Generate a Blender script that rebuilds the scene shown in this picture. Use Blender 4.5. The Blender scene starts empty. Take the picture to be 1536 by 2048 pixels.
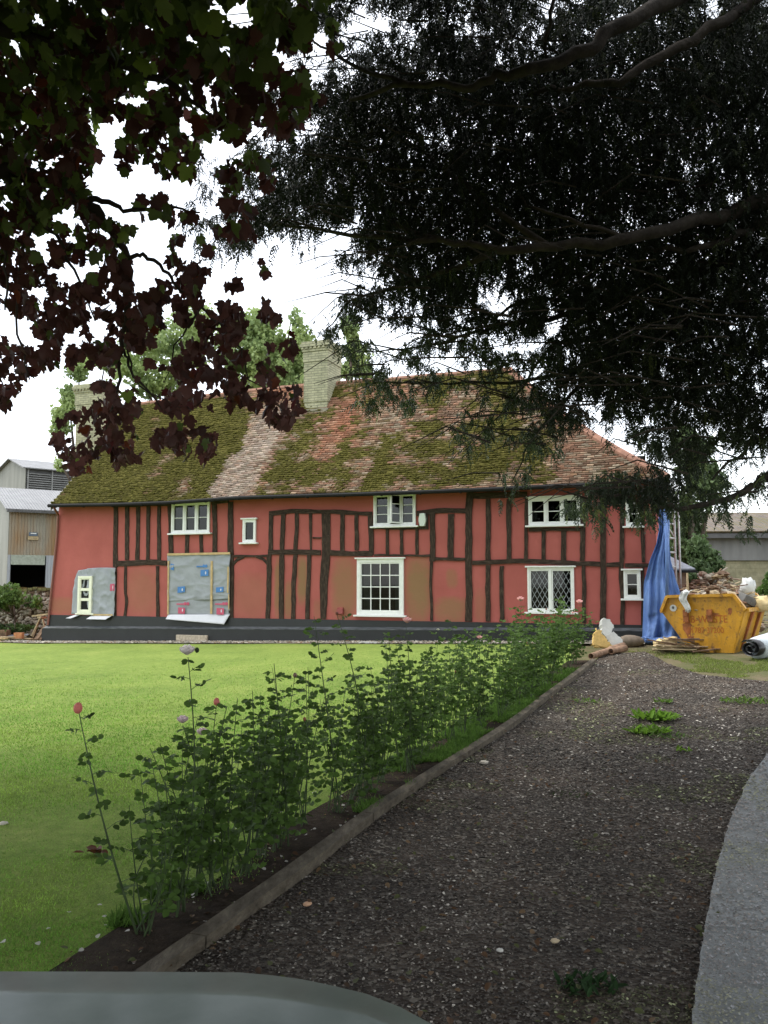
import bpy, math, random
import numpy as np
from mathutils import Vector, Matrix
from mathutils.geometry import tessellate_polygon
random.seed(7); rng = np.random.default_rng(11)
S = bpy.context.scene
# ---------------------------------------------------------------- camera
F = 1657.0; CAMH = 1.8; PITCH = math.atan(141/F)
cam = bpy.data.cameras.new('camera'); camo = bpy.data.objects.new('camera', cam); S.collection.objects.link(camo)
cam.sensor_fit = 'VERTICAL'; cam.sensor_height = 36; cam.lens = F/2048*36
cam.clip_start = 0.05; cam.clip_end = 2000
camo.location = (0, 0, CAMH); camo.rotation_euler = (math.pi/2+PITCH, 0, 0)
S.camera = camo
# ---------------------------------------------------------------- sky and sun (overcast)
SUN_EL, SUN_AZ = math.radians(60), math.radians(-68)      # azimuth from +Y, minus = towards the left
w = bpy.data.worlds.new('World'); S.world = w; w.use_nodes = True
nt = w.node_tree; nt.nodes.clear()
out = nt.nodes.new('ShaderNodeOutputWorld'); add = nt.nodes.new('ShaderNodeAddShader')
b1 = nt.nodes.new('ShaderNodeBackground'); b2 = nt.nodes.new('ShaderNodeBackground')
sky = nt.nodes.new('ShaderNodeTexSky'); sky.sky_type = 'NISHITA'; sky.sun_disc = False
sky.sun_elevation = SUN_EL; sky.sun_rotation = SUN_AZ
nt.links.new(sky.outputs[0], b1.inputs[0]); b1.inputs[1].default_value = 0.05
tc = nt.nodes.new('ShaderNodeTexCoord'); nz = nt.nodes.new('ShaderNodeTexNoise'); nz.inputs['Scale'].default_value = 2.2; nz.inputs['Detail'].default_value = 5
mp = nt.nodes.new('ShaderNodeMapping'); mp.inputs['Scale'].default_value = (1, 1, 2.5)
cr = nt.nodes.new('ShaderNodeValToRGB'); cr.color_ramp.elements[0].position = .3; cr.color_ramp.elements[0].color = (.74, .76, .78, 1)
cr.color_ramp.elements[1].position = .7; cr.color_ramp.elements[1].color = (1, 1, 1, 1)
nt.links.new(tc.outputs['Generated'], mp.inputs[0]); nt.links.new(mp.outputs[0], nz.inputs['Vector']); nt.links.new(nz.outputs[0], cr.inputs[0])
nt.links.new(cr.outputs[0], b2.inputs[0]); b2.inputs[1].default_value = 0.85
nt.links.new(b1.outputs[0], add.inputs[0]); nt.links.new(b2.outputs[0], add.inputs[1]); nt.links.new(add.outputs[0], out.inputs[0])
sl = bpy.data.lights.new('sun', 'SUN'); sl.energy = 1.3; sl.angle = math.radians(25); sl.color = (1, .96, .9)
so = bpy.data.objects.new('sun', sl); S.collection.objects.link(so)
sd = Vector((math.sin(SUN_AZ)*math.cos(SUN_EL), math.cos(SUN_AZ)*math.cos(SUN_EL), math.sin(SUN_EL)))
so.rotation_euler = sd.to_track_quat('Z', 'Y').to_euler(); so.location = sd*60
S.view_settings.view_transform = 'Standard'; S.view_settings.look = 'None'; S.view_settings.gamma = 1
S.view_settings.exposure = 1.2
S.cycles.max_bounces = 6; S.cycles.transparent_max_bounces = 10; S.cycles.diffuse_bounces = 3

# ---------------------------------------------------------------- pixel / world maths
cp, sp = math.cos(PITCH), math.sin(PITCH)
def ray(px, py):
    x, y = (px-768)/F, -(py-1024)/F
    return Vector((x, cp - y*sp, sp + y*cp))
def proj(P):
    P = np.asarray(P, float); d = P - np.array([0, 0, CAMH])
    f = d[..., 1]*cp + d[..., 2]*sp; u = -d[..., 1]*sp + d[..., 2]*cp
    f = np.where(np.abs(f) < 1e-6, 1e-6, f)
    return 768 + F*d[..., 0]/f, 1024 - F*u/f, f
def at(px, py, Y):
    d = ray(px, py); t = Y/d.y
    return Vector((0, 0, CAMH)) + d*t
def onz(px, py, z):
    d = ray(px, py); t = (z-CAMH)/d.z
    return Vector((0, 0, CAMH)) + d*t
def camYat(px, py, Y0):
    return at(px, py, Y0)
LP = at(100, 1283, 25.3); RP = at(1312, 1283, 19.2)
LP2, RP2 = Vector((LP.x, LP.y)), Vector((RP.x, RP.y))
WL = (RP2-LP2).length; E = (RP2-LP2)/WL; N = Vector((-E.y, E.x))     # N = inward
ZR = RP.z - LP.z; Z0 = LP.z
HROT = math.atan2(E.y, E.x)
def gz(x, y):
    x = np.asarray(x, float); y = np.asarray(y, float)
    dx, dy = x-LP2.x, y-LP2.y
    u = np.clip((dx*E.x+dy*E.y)/WL, 0, 1.15); wd = -(dx*N.x+dy*N.y)
    s = np.clip(1-wd/11.0, 0, 1); s = s*s*(3-2*s)
    return Z0*np.clip(1-wd/14, 0, 1) + ZR*u*s
def gnd(px, py):
    d = ray(px, py); t = 1.0
    while t < 200:
        P = Vector((0, 0, CAMH))+d*t
        if P.z <= float(gz(P.x, P.y)):
            lo, hi = t-.1, t
            for _ in range(14):
                m = (lo+hi)/2; P = Vector((0, 0, CAMH))+d*m
                if P.z <= float(gz(P.x, P.y)): hi = m
                else: lo = m
            return P
        t += .1
    return Vector((0, 0, CAMH))+d*200
def hw(u, y, z):                     # house local -> world
    return Vector((LP2.x+E.x*u+N.x*y, LP2.y+E.y*u+N.y*y, z))
def Q(px, py, yl=0.0):               # pixel -> (u, z) on the plane local y = yl
    d = ray(px, py)
    den = d.x*N.x+d.y*N.y
    t = (yl + LP2.x*N.x+LP2.y*N.y)/den
    P = Vector((0, 0, CAMH))+d*t
    return ((P.x-LP2.x)*E.x+(P.y-LP2.y)*E.y, P.z)

def vnoise(p, seed=0):
    p = np.asarray(p, float)
    if p.shape[-1] == 2: p = np.concatenate([p, np.zeros(p.shape[:-1]+(1,))], -1)
    i = np.floor(p).astype(np.int64); f = p-i; f = f*f*(3-2*f)
    def h(a, b, c):
        n = (a*374761393 + b*668265263 + c*2147483647 + seed*974711) & 0xffffffff
        n = ((n ^ (n >> 13))*1274126177) & 0xffffffff
        return ((n ^ (n >> 16)) & 0xffff)/65535.0
    r = 0
    for dx in (0, 1):
        for dy in (0, 1):
            for dz in (0, 1):
                wt = (f[..., 0] if dx else 1-f[..., 0])*(f[..., 1] if dy else 1-f[..., 1])*(f[..., 2] if dz else 1-f[..., 2])
                r = r + wt*h(i[..., 0]+dx, i[..., 1]+dy, i[..., 2]+dz)
    return r
def fbm(p, seed=0, o=3):
    p = np.asarray(p, float); r = 0; a = .5; t = 0
    for k in range(o):
        r = r + a*vnoise(p*(2**k), seed+k); t += a; a *= .5
    return r/t

# ---------------------------------------------------------------- objects
def link(o, parent=None):
    S.collection.objects.link(o)
    if parent is not None: o.parent = parent
    return o
def tag(o, label=None, cat=None, group=None, kind=None):
    if label: o['label'] = label
    if cat: o['category'] = cat
    if group: o['group'] = group
    if kind: o['kind'] = kind
    return o
def thing(name, label, cat, loc=(0, 0, 0), rz=0.0, group=None):
    o = bpy.data.objects.new(name, None); o.empty_display_size = .3
    o.location = loc; o.rotation_euler = (0, 0, rz); link(o)
    return tag(o, label, cat, group)
class MB:
    def __init__(s): s.v = []; s.f = []
    def add(s, vs, fs):
        n = len(s.v); s.v += [tuple(v) for v in vs]; s.f += [tuple(i+n for i in f) for f in fs]; return s
    def box(s, x0, x1, y0, y1, z0, z1):
        return s.add([(x, y, z) for z in (z0, z1) for y in (y0, y1) for x in (x0, x1)],
                     [(0, 2, 3, 1), (4, 5, 7, 6), (0, 1, 5, 4), (2, 6, 7, 3), (0, 4, 6, 2), (1, 3, 7, 5)])
    def hexa(s, b, t):                # two matching quads
        return s.add(list(b)+list(t), [(3, 2, 1, 0), (4, 5, 6, 7), (0, 1, 5, 4), (1, 2, 6, 5), (2, 3, 7, 6), (3, 0, 4, 7)])
    def bar(s, a, b, w, h=None, up=(0, 0, 1)):
        h = h or w; a = Vector(a); b = Vector(b); d = (b-a).normalized(); up = Vector(up)
        if abs(d.dot(up)) > .98: up = Vector((0, 1, 0)) if abs(d.y) < .9 else Vector((1, 0, 0))
        r = d.cross(up).normalized()*(w/2); q = r.cross(d).normalized()*(h/2)
        return s.hexa([a-r-q, a+r-q, a+r+q, a-r+q], [b-r-q, b+r-q, b+r+q, b-r+q])
    def tube(s, pts, rad, n=6, cap=True):
        pts = [Vector(p) for p in pts]; base = len(s.v)
        if not hasattr(rad, '__len__'): rad = [rad]*len(pts)
        for i, p in enumerate(pts):
            d = (pts[min(i+1, len(pts)-1)]-pts[max(i-1, 0)])
            d = d.normalized() if d.length > 1e-9 else Vector((0, 0, 1))
            a = d.cross(Vector((0.13, .21, 1))).normalized(); b = d.cross(a)
            for k in range(n):
                t = 2*math.pi*k/n; s.v.append(tuple(p+(a*math.cos(t)+b*math.sin(t))*rad[i]))
        for i in range(len(pts)-1):
            for k in range(n):
                s.f.append((base+i*n+k, base+i*n+(k+1) % n, base+(i+1)*n+(k+1) % n, base+(i+1)*n+k))
        if cap:
            s.f.append(tuple(base+k for k in reversed(range(n)))); s.f.append(tuple(base+(len(pts)-1)*n+k for k in range(n)))
        return s
    def prism(s, poly, f0, f1):       # poly list of 2-tuples, f0/f1 map (a,b)->3D
        n = len(poly); a = [f0(*p) for p in poly]; b = [f1(*p) for p in poly]
        return s.add(a+b, [tuple(range(n)), tuple(range(2*n-1, n-1, -1))]+[(i, i+n, (i+1) % n+n, (i+1) % n) for i in range(n)])
    def blob(s, c, r, n=8, m=6, jit=.15, flat=1.0, rnd=random):
        base = len(s.v); c = Vector(c)
        if not hasattr(r, '__len__'): r = (r, r, r*flat)
        for j in range(1, m):
            th = math.pi*j/m
            for k in range(n):
                ph = 2*math.pi*k/n; q = 1+rnd.uniform(-jit, jit)
                s.v.append((c.x+r[0]*q*math.sin(th)*math.cos(ph), c.y+r[1]*q*math.sin(th)*math.sin(ph), c.z+r[2]*q*math.cos(th)))
        s.v.append((c.x, c.y, c.z+r[2])); s.v.append((c.x, c.y, c.z-r[2])); T, B = len(s.v)-2, len(s.v)-1
        for j in range(m-2):
            for k in range(n):
                s.f.append((base+j*n+k, base+(j+1)*n+k, base+(j+1)*n+(k+1) % n, base+j*n+(k+1) % n))
        for k in range(n):
            s.f.append((T, base+k, base+(k+1) % n)); s.f.append((B, base+(m-2)*n+(k+1) % n, base+(m-2)*n+k))
        return s
    def build(s, name, mat, parent=None, smooth=False, bevel=0, solid=0):
        me = bpy.data.meshes.new(name); me.from_pydata(s.v, [], s.f); me.update()
        o = bpy.data.objects.new(name, me); me.materials.append(mat); link(o, parent)
        if smooth: me.polygons.foreach_set('use_smooth', [True]*len(me.polygons))
        if bevel:
            m = o.modifiers.new('bevel', 'BEVEL'); m.width = bevel; m.segments = 2; m.limit_method = 'ANGLE'
        if solid:
            m = o.modifiers.new('solid', 'SOLIDIFY'); m.thickness = solid; m.offset = 0
        return o
def npmesh(name, V, Fc, mat, parent=None, smooth=False, col=None):
    V = np.ascontiguousarray(V, dtype=np.float32).reshape(-1, 3); Fc = np.ascontiguousarray(Fc, dtype=np.int32); k = Fc.shape[1]
    me = bpy.data.meshes.new(name); me.vertices.add(len(V)); me.vertices.foreach_set('co', V.ravel())
    me.loops.add(Fc.size); me.loops.foreach_set('vertex_index', Fc.ravel())
    me.polygons.add(len(Fc)); me.polygons.foreach_set('loop_start', np.arange(0, Fc.size, k, dtype=np.int32))
    if smooth: me.polygons.foreach_set('use_smooth', np.ones(len(Fc), dtype=bool))
    me.update(calc_edges=True)
    if col is not None:
        a = me.attributes.new('col', 'FLOAT_COLOR', 'POINT'); c = np.ones((len(V), 4), np.float32); c[:, :3] = col; a.data.foreach_set('color', c.ravel())
    me.materials.append(mat); o = bpy.data.objects.new(name, me); link(o, parent); return o
def scatter(T, TF, pos, R, sc):
    N_ = len(pos); k = len(T)
    V = np.einsum('nij,kj->nki', R, T)*np.asarray(sc).reshape(-1, 1, 1) + pos[:, None, :]
    Fc = (TF[None] + (np.arange(N_)*k)[:, None, None]).reshape(-1, TF.shape[1])
    return V.reshape(-1, 3), Fc
def eulers(rx, ry, rz):              # arrays -> Rz Ry Rx
    cx, sx, cy, sy, cz, sz = np.cos(rx), np.sin(rx), np.cos(ry), np.sin(ry), np.cos(rz), np.sin(rz)
    R = np.empty((len(rx), 3, 3))
    R[:, 0, 0] = cz*cy; R[:, 0, 1] = cz*sy*sx-sz*cx; R[:, 0, 2] = cz*sy*cx+sz*sx
    R[:, 1, 0] = sz*cy; R[:, 1, 1] = sz*sy*sx+cz*cx; R[:, 1, 2] = sz*sy*cx-cz*sx
    R[:, 2, 0] = -sy; R[:, 2, 1] = cy*sx; R[:, 2, 2] = cy*cx
    return R

# ---------------------------------------------------------------- materials
class NT:
    def __init__(s, name):
        s.m = bpy.data.materials.new(name); s.m.use_nodes = True; s.t = s.m.node_tree; s.b = s.t.nodes['Principled BSDF']; s.o = s.t.nodes['Material Output']
        s.tc = s.t.nodes.new('ShaderNodeTexCoord')
    def n(s, typ, **kw):
        x = s.t.nodes.new(typ)
        for k, v in kw.items(): setattr(x, k, v)
        return x
    def l(s, a, b): s.t.links.new(a, b)
    def noise(s, scale, detail=4, rough=.6, vec=None, sc3=None, typ='Object'):
        q = s.n('ShaderNodeTexNoise'); q.inputs['Scale'].default_value = scale; q.inputs['Detail'].default_value = detail; q.inputs['Roughness'].default_value = rough
        v = vec or s.tc.outputs[typ]
        if sc3:
            m = s.n('ShaderNodeMapping'); m.inputs['Scale'].default_value = sc3; s.l(v, m.inputs[0]); v = m.outputs[0]
        s.l(v, q.inputs['Vector']); return q.outputs[0]
    def vor(s, scale, feat='F1', out='Distance', sc3=None):
        q = s.n('ShaderNodeTexVoronoi'); q.feature = feat; q.inputs['Scale'].default_value = scale
        v = s.tc.outputs['Object']
        if sc3:
            m = s.n('ShaderNodeMapping'); m.inputs['Scale'].default_value = sc3; s.l(v, m.inputs[0]); v = m.outputs[0]
        s.l(v, q.inputs['Vector']); return q.outputs[out]
    def ramp(s, fac, stops):
        r = s.n('ShaderNodeValToRGB'); e = r.color_ramp.elements
        e[0].position, e[0].color = stops[0][0], c4(stops[0][1]); e[1].position, e[1].color = stops[-1][0], c4(stops[-1][1])
        for p, c in stops[1:-1]:
            x = e.new(p); x.color = c4(c)
        s.l(fac, r.inputs[0]); return r.outputs[0]
    def mix(s, fac, a, b, typ='MIX'):
        x = s.n('ShaderNodeMix', data_type='RGBA', blend_type=typ)
        for sock, v in ((x.inputs[0], fac), (x.inputs[6], a), (x.inputs[7], b)):
            if hasattr(v, 'is_linked') or hasattr(v, 'links'): s.l(v, sock)
            elif isinstance(v, (int, float)): sock.default_value = v
            else: sock.default_value = c4(v)
        return x.outputs[2]
    def math(s, op, a, b=0.0, clamp=False):
        x = s.n('ShaderNodeMath', operation=op, use_clamp=clamp)
        for sock, v in ((x.inputs[0], a), (x.inputs[1], b)):
            if isinstance(v, (int, float)): sock.default_value = v
            else: s.l(v, sock)
        return x.outputs[0]
    def bump(s, h, strength=.5, dist=.01):
        x = s.n('ShaderNodeBump'); x.inputs['Strength'].default_value = strength; x.inputs['Distance'].default_value = dist
        s.l(h, x.inputs['Height']); s.l(x.outputs[0], s.b.inputs['Normal'])
    def fin(s, col=None, rough=.8, spec=.3, metal=0):
        if col is not None:
            if isinstance(col, (tuple, list)): s.b.inputs['Base Color'].default_value = c4(col)
            else: s.l(col, s.b.inputs['Base Color'])
        s.b.inputs['Roughness'].default_value = rough; s.b.inputs['Specular IOR Level'].default_value = spec; s.b.inputs['Metallic'].default_value = metal
        return s.m
def c4(c): return tuple(c)+(1,) if len(c) == 3 else tuple(c)
def simple(name, c, rough=.7, var=.25, scale=8, bump=.2, bs=60, spec=.3, metal=0, bd=.005, sc3=None):
    s = NT(name); n1 = s.noise(scale, 5, sc3=sc3)
    a = tuple(x*(1-var) for x in c); b = tuple(min(1, x*(1+var)) for x in c)
    s.bump(s.noise(bs, 3, sc3=sc3), bump, bd)
    return s.fin(s.ramp(n1, [(.3, a), (.7, b)]), rough, spec, metal)
M = {}
M['white'] = simple('white_paint', (.78, .79, .75), .45, .06, 12, .1)
M['cream'] = simple('cream_paint', (.78, .78, .62), .45, .05, 12, .1)
M['black'] = None
s = NT('plinth_black'); sep = s.n('ShaderNodeSeparateXYZ')
s.l(s.tc.outputs['Object'], sep.inputs[0])
n1 = s.noise(3, 6); n2 = s.noise(40, 4)
c = s.ramp(n1, [(.3, (.004, .005, .0055)), (.75, (.01, .012, .0125))])
c = s.mix(s.ramp(n2, [(.68, (0, 0, 0)), (.8, (.35, .35, .35))]), c, (.12, .13, .13)); s.bump(n2, .4, .01); M['black'] = s.fin(c, .5, .5)
s = NT('ledge_worn'); n1 = s.noise(5, 6, sc3=(1, 4, 4)); c = s.ramp(n1, [(.35, (.03, .034, .037)), (.7, (.12, .13, .135))]); s.bump(s.noise(30), .4, .01); M['ledge'] = s.fin(c, .55, .5)  # lighter grey puts the highlight of the sloped top into the colour
s = NT('oak_timber'); n1 = s.noise(6, 6, sc3=(5, 5, 1)); n2 = s.noise(26, 5)
c = s.ramp(n1, [(.3, (.016, .01, .007)), (.55, (.055, .038, .027)), (.75, (.125, .092, .068))])
c = s.mix(s.ramp(n2, [(.69, (0, 0, 0)), (.74, (.8, .8, .8))]), c, (.3, .24, .2)); s.bump(s.noise(18, 6, sc3=(6, 6, 1)), .9, .02); M['oak'] = s.fin(c, .85, .2)
s = NT('oak_rail'); n1 = s.noise(6, 6, sc3=(1, 5, 5)); n2 = s.noise(26, 5)
c = s.ramp(n1, [(.3, (.016, .01, .007)), (.55, (.055, .038, .027)), (.75, (.125, .092, .068))])
c = s.mix(s.ramp(n2, [(.69, (0, 0, 0)), (.74, (.8, .8, .8))]), c, (.3, .24, .2)); s.bump(s.noise(18, 6, sc3=(1, 6, 6)), .9, .02); M['oakh'] = s.fin(c, .85, .2)
# red limewashed plaster with algae stains on some panels (local u,z ellipses)
s = NT('red_plaster'); sep = s.n('ShaderNodeSeparateXYZ'); s.l(s.tc.outputs['Object'], sep.inputs[0])
n1 = s.noise(1.1, 6); n2 = s.noise(7, 5, sc3=(2.5, 1, .6))
c = s.ramp(n1, [(.3, (.35, .098, .083)), (.7, (.43, .125, .107))])
c = s.mix(s.ramp(n2, [(.52, (0, 0, 0)), (.8, (.25, .25, .25))]), c, (.33, .1, .06))
STAINS = [((550, 1118), (563, 1232), .85), ((570, 1165), (585, 1236), .8), ((596, 1116), (613, 1205), .95), ((628, 1200), (642, 1238), .4), ((666, 1118), (712, 1238), .75),
          ((813, 1115), (860, 1240), .95), ((893, 1140), (914, 1175), .6), ((872, 1195), (932, 1246), .75), ((256, 1140), (313, 1228), .4), ((470, 1150), (534, 1237), .3),
          ((100, 1195), (150, 1228), .5), ((950, 1180), (972, 1245), .35)]
nd = s.noise(3.5, 5)
for (p0, p1, am) in STAINS:
    u0, za = Q(*p0); u1, zb = Q(*p1); cu, cz, ru, rz_ = (u0+u1)/2, (za+zb)/2, abs(u1-u0)/2*1.25, abs(za-zb)/2*1.2
    du = s.math('DIVIDE', s.math('SUBTRACT', sep.outputs[0], cu), ru); dz = s.math('DIVIDE', s.math('SUBTRACT', sep.outputs[2], cz), rz_)
    r2 = s.math('ADD', s.math('POWER', s.math('ABSOLUTE', du), 3), s.math('POWER', s.math('ABSOLUTE', dz), 3))
    v = s.math('MULTIPLY', s.math('SUBTRACT', s.math('ADD', .45, s.math('MULTIPLY', nd, 1.2)), r2, True), am, True)
    c = s.mix(v, c, (.25, .15, .075))
s.bump(s.noise(2.5, 6), .35, .05); M['plaster'] = s.fin(c, .9, .15)
M['plaster_plain'] = simple('red_plaster_plain', (.38, .1, .078), .9, .12, 2, .2, 20, .15)
M['redbox'] = simple('red_vent_paint', (.25, .06, .05), .6, .1)
s = NT('roof_tiles'); at_ = s.n('ShaderNodeAttribute'); at_.attribute_name = 'col'; n1 = s.noise(25, 4)
c = s.mix(.6, at_.outputs[0], s.mix(1.0, at_.outputs[0], s.ramp(n1, [(.3, (.55, .55, .55)), (.7, (1.3, 1.3, 1.25))]), 'MULTIPLY'))
s.bump(s.noise(60, 3), .4, .01); M['tile'] = s.fin(c, .9, .15)
s = NT('moss'); n1 = s.noise(9, 5); c = s.ramp(n1, [(.3, (.045, .045, .012)), (.55, (.10, .092, .02)), (.75, (.17, .145, .045))]); s.bump(s.noise(80, 3), .8, .01); M['moss'] = s.fin(c, .95, .1)
M['ridge'] = simple('ridge_tile', (.27, .14, .095), .85, .3, 6, .3, 40)
M['gutter'] = simple('gutter_black', (.014, .014, .014), .7, .2, 10, .1, spec=.15)
def brick(name, c1, c2, mort, sc=1.0, bw=.225, bh=.075, rough=.9):
    s = NT(name); m = s.n('ShaderNodeMapping')
    s.l(s.tc.outputs['Object'], m.inputs[0])
    sx = s.n('ShaderNodeSeparateXYZ'); s.l(m.outputs[0], sx.inputs[0])
    cb = s.n('ShaderNodeCombineXYZ'); s.l(s.math('ADD', sx.outputs[0], sx.outputs[1]), cb.inputs[0]); s.l(sx.outputs[2], cb.inputs[1])
    b = s.n('ShaderNodeTexBrick'); b.inputs['Scale'].default_value = sc; b.inputs['Brick Width'].default_value = bw; b.inputs['Row Height'].default_value = bh
    b.inputs['Mortar Size'].default_value = .009; b.inputs['Color1'].default_value = c4(c1); b.inputs['Color2'].default_value = c4(c2); b.inputs['Mortar'].default_value = c4(mort)
    s.l(cb.outputs[0], b.inputs[0]); n1 = s.noise(4, 5)
    c = s.mix(1.0, b.outputs[0], s.ramp(n1, [(.3, (.72, .74, .7)), (.7, (1.15, 1.15, 1.1))]), 'MULTIPLY')
    s.bump(s.math('SUBTRACT', s.noise(40), s.math('MULTIPLY', b.outputs[1], 1.5)), .6, .01); return s.fin(c, rough, .2)
M['brick'] = brick('gault_brick', (.46, .44, .3), (.36, .35, .24), (.24, .23, .17))
M['flint'] = None
s = NT('flint_rubble'); v = s.vor(9, out='Color', sc3=(1, 1, 1.7)); d = s.vor(9, 'DISTANCE_TO_EDGE', sc3=(1, 1, 1.7)); h = s.n('ShaderNodeSeparateColor'); s.l(v, h.inputs[0])
c = s.ramp(h.outputs[0], [(0, (.05, .035, .022)), (.4, (.13, .08, .05)), (.7, (.22, .16, .1)), (1, (.36, .33, .27))])
c = s.mix(s.ramp(d, [(.0, (1, 1, 1)), (.08, (0, 0, 0))]), c, (.07, .055, .035)); s.bump(d, .8, .05); M['flint'] = s.fin(c, .9, .2)
M['rubblestone'] = simple('rubble_stone', (.33, .29, .23), .9, .5, 5, .4)
M['redbrick'] = simple('red_brick', (.2, .11, .07), .9, .5, 7, .4)
def corr(name, c1, c2, pitch=.15, axis=0, rough=.6, rust=None, bumpd=.05, nsc=(1, 1, .2)):
    s = NT(name); wv = s.n('ShaderNodeTexWave'); wv.bands_direction = 'XYZ'[axis]; wv.inputs['Scale'].default_value = 1/pitch*.314; wv.inputs['Distortion'].default_value = 0
    s.l(s.tc.outputs['Object'], wv.inputs[0]); n1 = s.noise(1.5, 6, sc3=nsc)
    c = s.ramp(n1, [(.3, c1), (.7, c2)])
    if rust: c = s.mix(s.ramp(s.noise(.8, 6, sc3=nsc), [(.42, (0, 0, 0)), (.62, (1, 1, 1))]), c, rust)
    s.bump(wv.outputs[0], 1.0, bumpd); return s.fin(c, rough, .3)
M['tinrust'] = corr('rusty_sheet', (.25, .23, .18), (.36, .33, .26), rust=(.27, .16, .07))
M['tinroof'] = corr('pale_sheet_roof', (.2, .2, .2), (.28, .28, .28))
M['asb'] = corr('grey_sheet', (.17, .17, .14), (.25, .25, .21), bumpd=.03)
M['bluesheet'] = corr('pale_blue_sheet', (.28, .3, .32), (.4, .42, .44))
M['darkgrey'] = simple('dark_grey', (.09, .09, .09), .7, .3, 2)
M['slat'] = simple('louvre_slat', (.2, .2, .19), .7, .2, 3)
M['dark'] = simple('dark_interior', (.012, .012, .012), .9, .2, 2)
M['shedroof'] = corr('asbestos_roof', (.07, .05, .035), (.2, .15, .11), rust=(.1, .08, .03), pitch=.3, bumpd=.08, nsc=(1, 1, 1))
M['cladding'] = corr('weathered_cladding', (.13, .13, .125), (.21, .21, .2), bumpd=.02, pitch=.4)
M['block'] = brick('cream_block', (.27, .25, .17), (.25, .23, .15), (.22, .2, .13), bw=.45, bh=.225)
M['slate'] = simple('slate', (.26, .28, .31), .5, .25, 6, .3, 30)
M['alu'] = simple('aluminium', (.55, .57, .56), .4, .15, 10, .05)
M['pine'] = simple('pine_batten', (.5, .36, .18), .75, .2, 8, .2, sc3=(1, 1, 1))
M['oldwood'] = simple('old_wood', (.16, .1, .06), .85, .5, 9, .4, 40)
M['palewood'] = simple('pale_wood', (.46, .36, .22), .8, .3, 9, .3, 40)
M['foam'] = simple('yellow_foam', (.62, .42, .15), .9, .2, 14, .6, 50, bd=.01)
M['foam2'] = simple('pale_foam', (.66, .52, .27), .9, .15, 14, .5, 50, bd=.01)
M['bag'] = simple('white_plastic', (.55, .56, .53), .35, .12, 5, .4, 9, .5, bd=.03)
M['pipe'] = simple('clay_pipe', (.26, .16, .1), .7, .4, 7, .2)
M['rollw'] = simple('roll_white', (.62, .68, .72), .3, .08, 5, .3, 7, .5)
M['rollb'] = simple('roll_black', (.02, .02, .022), .3, .3, 5, .3, 9, .6)
M['membrane'] = simple('breather_membrane', (.30, .315, .335), .6, .1, 3, .5, 5, .3, bd=.03)
M['membrane_back'] = simple('membrane_white_side', (.6, .6, .63), .6, .06, 3, .3, 6)
M['printblue'] = simple('blue_print', (.07, .2, .46), .6, .1)
M['printred'] = simple('red_print', (.5, .09, .15), .6, .1)
s = NT('blue_tarpaulin'); n1 = s.noise(2.5, 5); s.bump(s.noise(5, 5, sc3=(2.2, 2.2, .35)), .9, .08)
M['tarp'] = s.fin(s.ramp(n1, [(.3, (.09, .18, .44)), (.7, (.16, .28, .58))]), .42, .5)
s = NT('skip_yellow'); n1 = s.noise(3.5, 6); n2 = s.noise(7, 7, .7)
c = s.ramp(n1, [(.3, (.5, .235, .01)), (.7, (.62, .32, .018))])
c = s.mix(s.ramp(n2, [(.53, (0, 0, 0)), (.64, (.9, .9, .9))]), c, (.13, .055, .025)); c = s.mix(s.ramp(s.noise(2.2, 6, .7, sc3=(3, 3, .5)), [(.45, (0, 0, 0)), (.7, (.55, .55, .55))]), c, (.2, .11, .04))
c = s.mix(s.ramp(s.noise(1.6, 5), [(.58, (0, 0, 0)), (.7, (.6, .6, .6))]), c, (.3, .14, .04))
s.bump(s.noise(4, 3), .4, .04); M['skip'] = s.fin(c, .45, .4)
M['skiprust'] = simple('skip_rust', (.28, .1, .035), .8, .5, 6, .3)
M['skiptext'] = simple('faded_red_lettering', (.4, .11, .02), .7, .3, 20)
M['alarm'] = simple('alarm_white', (.6, .66, .58), .4, .05)
M['curtain'] = simple('curtain_cloth', (.42, .42, .40), .9, .1, 20)
M['curtain2'] = simple('curtain_green', (.3, .3, .24), .9, .1, 20)
s = NT('window_glass'); tr = s.n('ShaderNodeBsdfTransparent'); tr.inputs[0].default_value = (.42, .46, .45, 1); gl = s.n('ShaderNodeBsdfGlossy'); gl.inputs['Roughness'].default_value = .03
fr = s.n('ShaderNodeLayerWeight'); fr.inputs[0].default_value = .25; mx = s.n('ShaderNodeMixShader'); k = s.math('ADD', s.math('MULTIPLY', fr.outputs[0], .25), .03)
s.l(k, mx.inputs[0]); s.l(tr.outputs[0], mx.inputs[1]); s.l(gl.outputs[0], mx.inputs[2]); s.l(mx.outputs[0], s.o.inputs[0]); M['glass'] = s.m
M['lead'] = simple('lead_came', (.3, .32, .33), .5, .1)
def leafmat(name, trans=.3, rough=.5, attr=True, c=None, spec=.35, hue=None):
    s = NT(name)
    if attr:
        a = s.n('ShaderNodeAttribute'); a.attribute_name = 'col'; col = a.outputs[0]
    else: col = s.ramp(s.noise(3, 4), c)
    s.l(col, s.b.inputs['Base Color']); s.b.inputs['Roughness'].default_value = rough; s.b.inputs['Specular IOR Level'].default_value = spec
    t = s.n('ShaderNodeBsdfTranslucent'); s.l(col, t.inputs[0]); mx = s.n('ShaderNodeMixShader'); mx.inputs[0].default_value = trans
    s.l(s.b.outputs[0], mx.inputs[1]); s.l(t.outputs[0], mx.inputs[2]); s.l(mx.outputs[0], s.o.inputs[0]); return s.m
M['yew'] = leafmat('yew_foliage', .12, .6)
M['maple'] = leafmat('maple_leaf', .5, .45)
M['leaf'] = leafmat('broad_leaf', .35, .6)
M['rose'] = leafmat('rose_leaf', .35, .6, spec=.15)
M['grass'] = leafmat('grass_blade', .4, .6, spec=.15)
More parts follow.
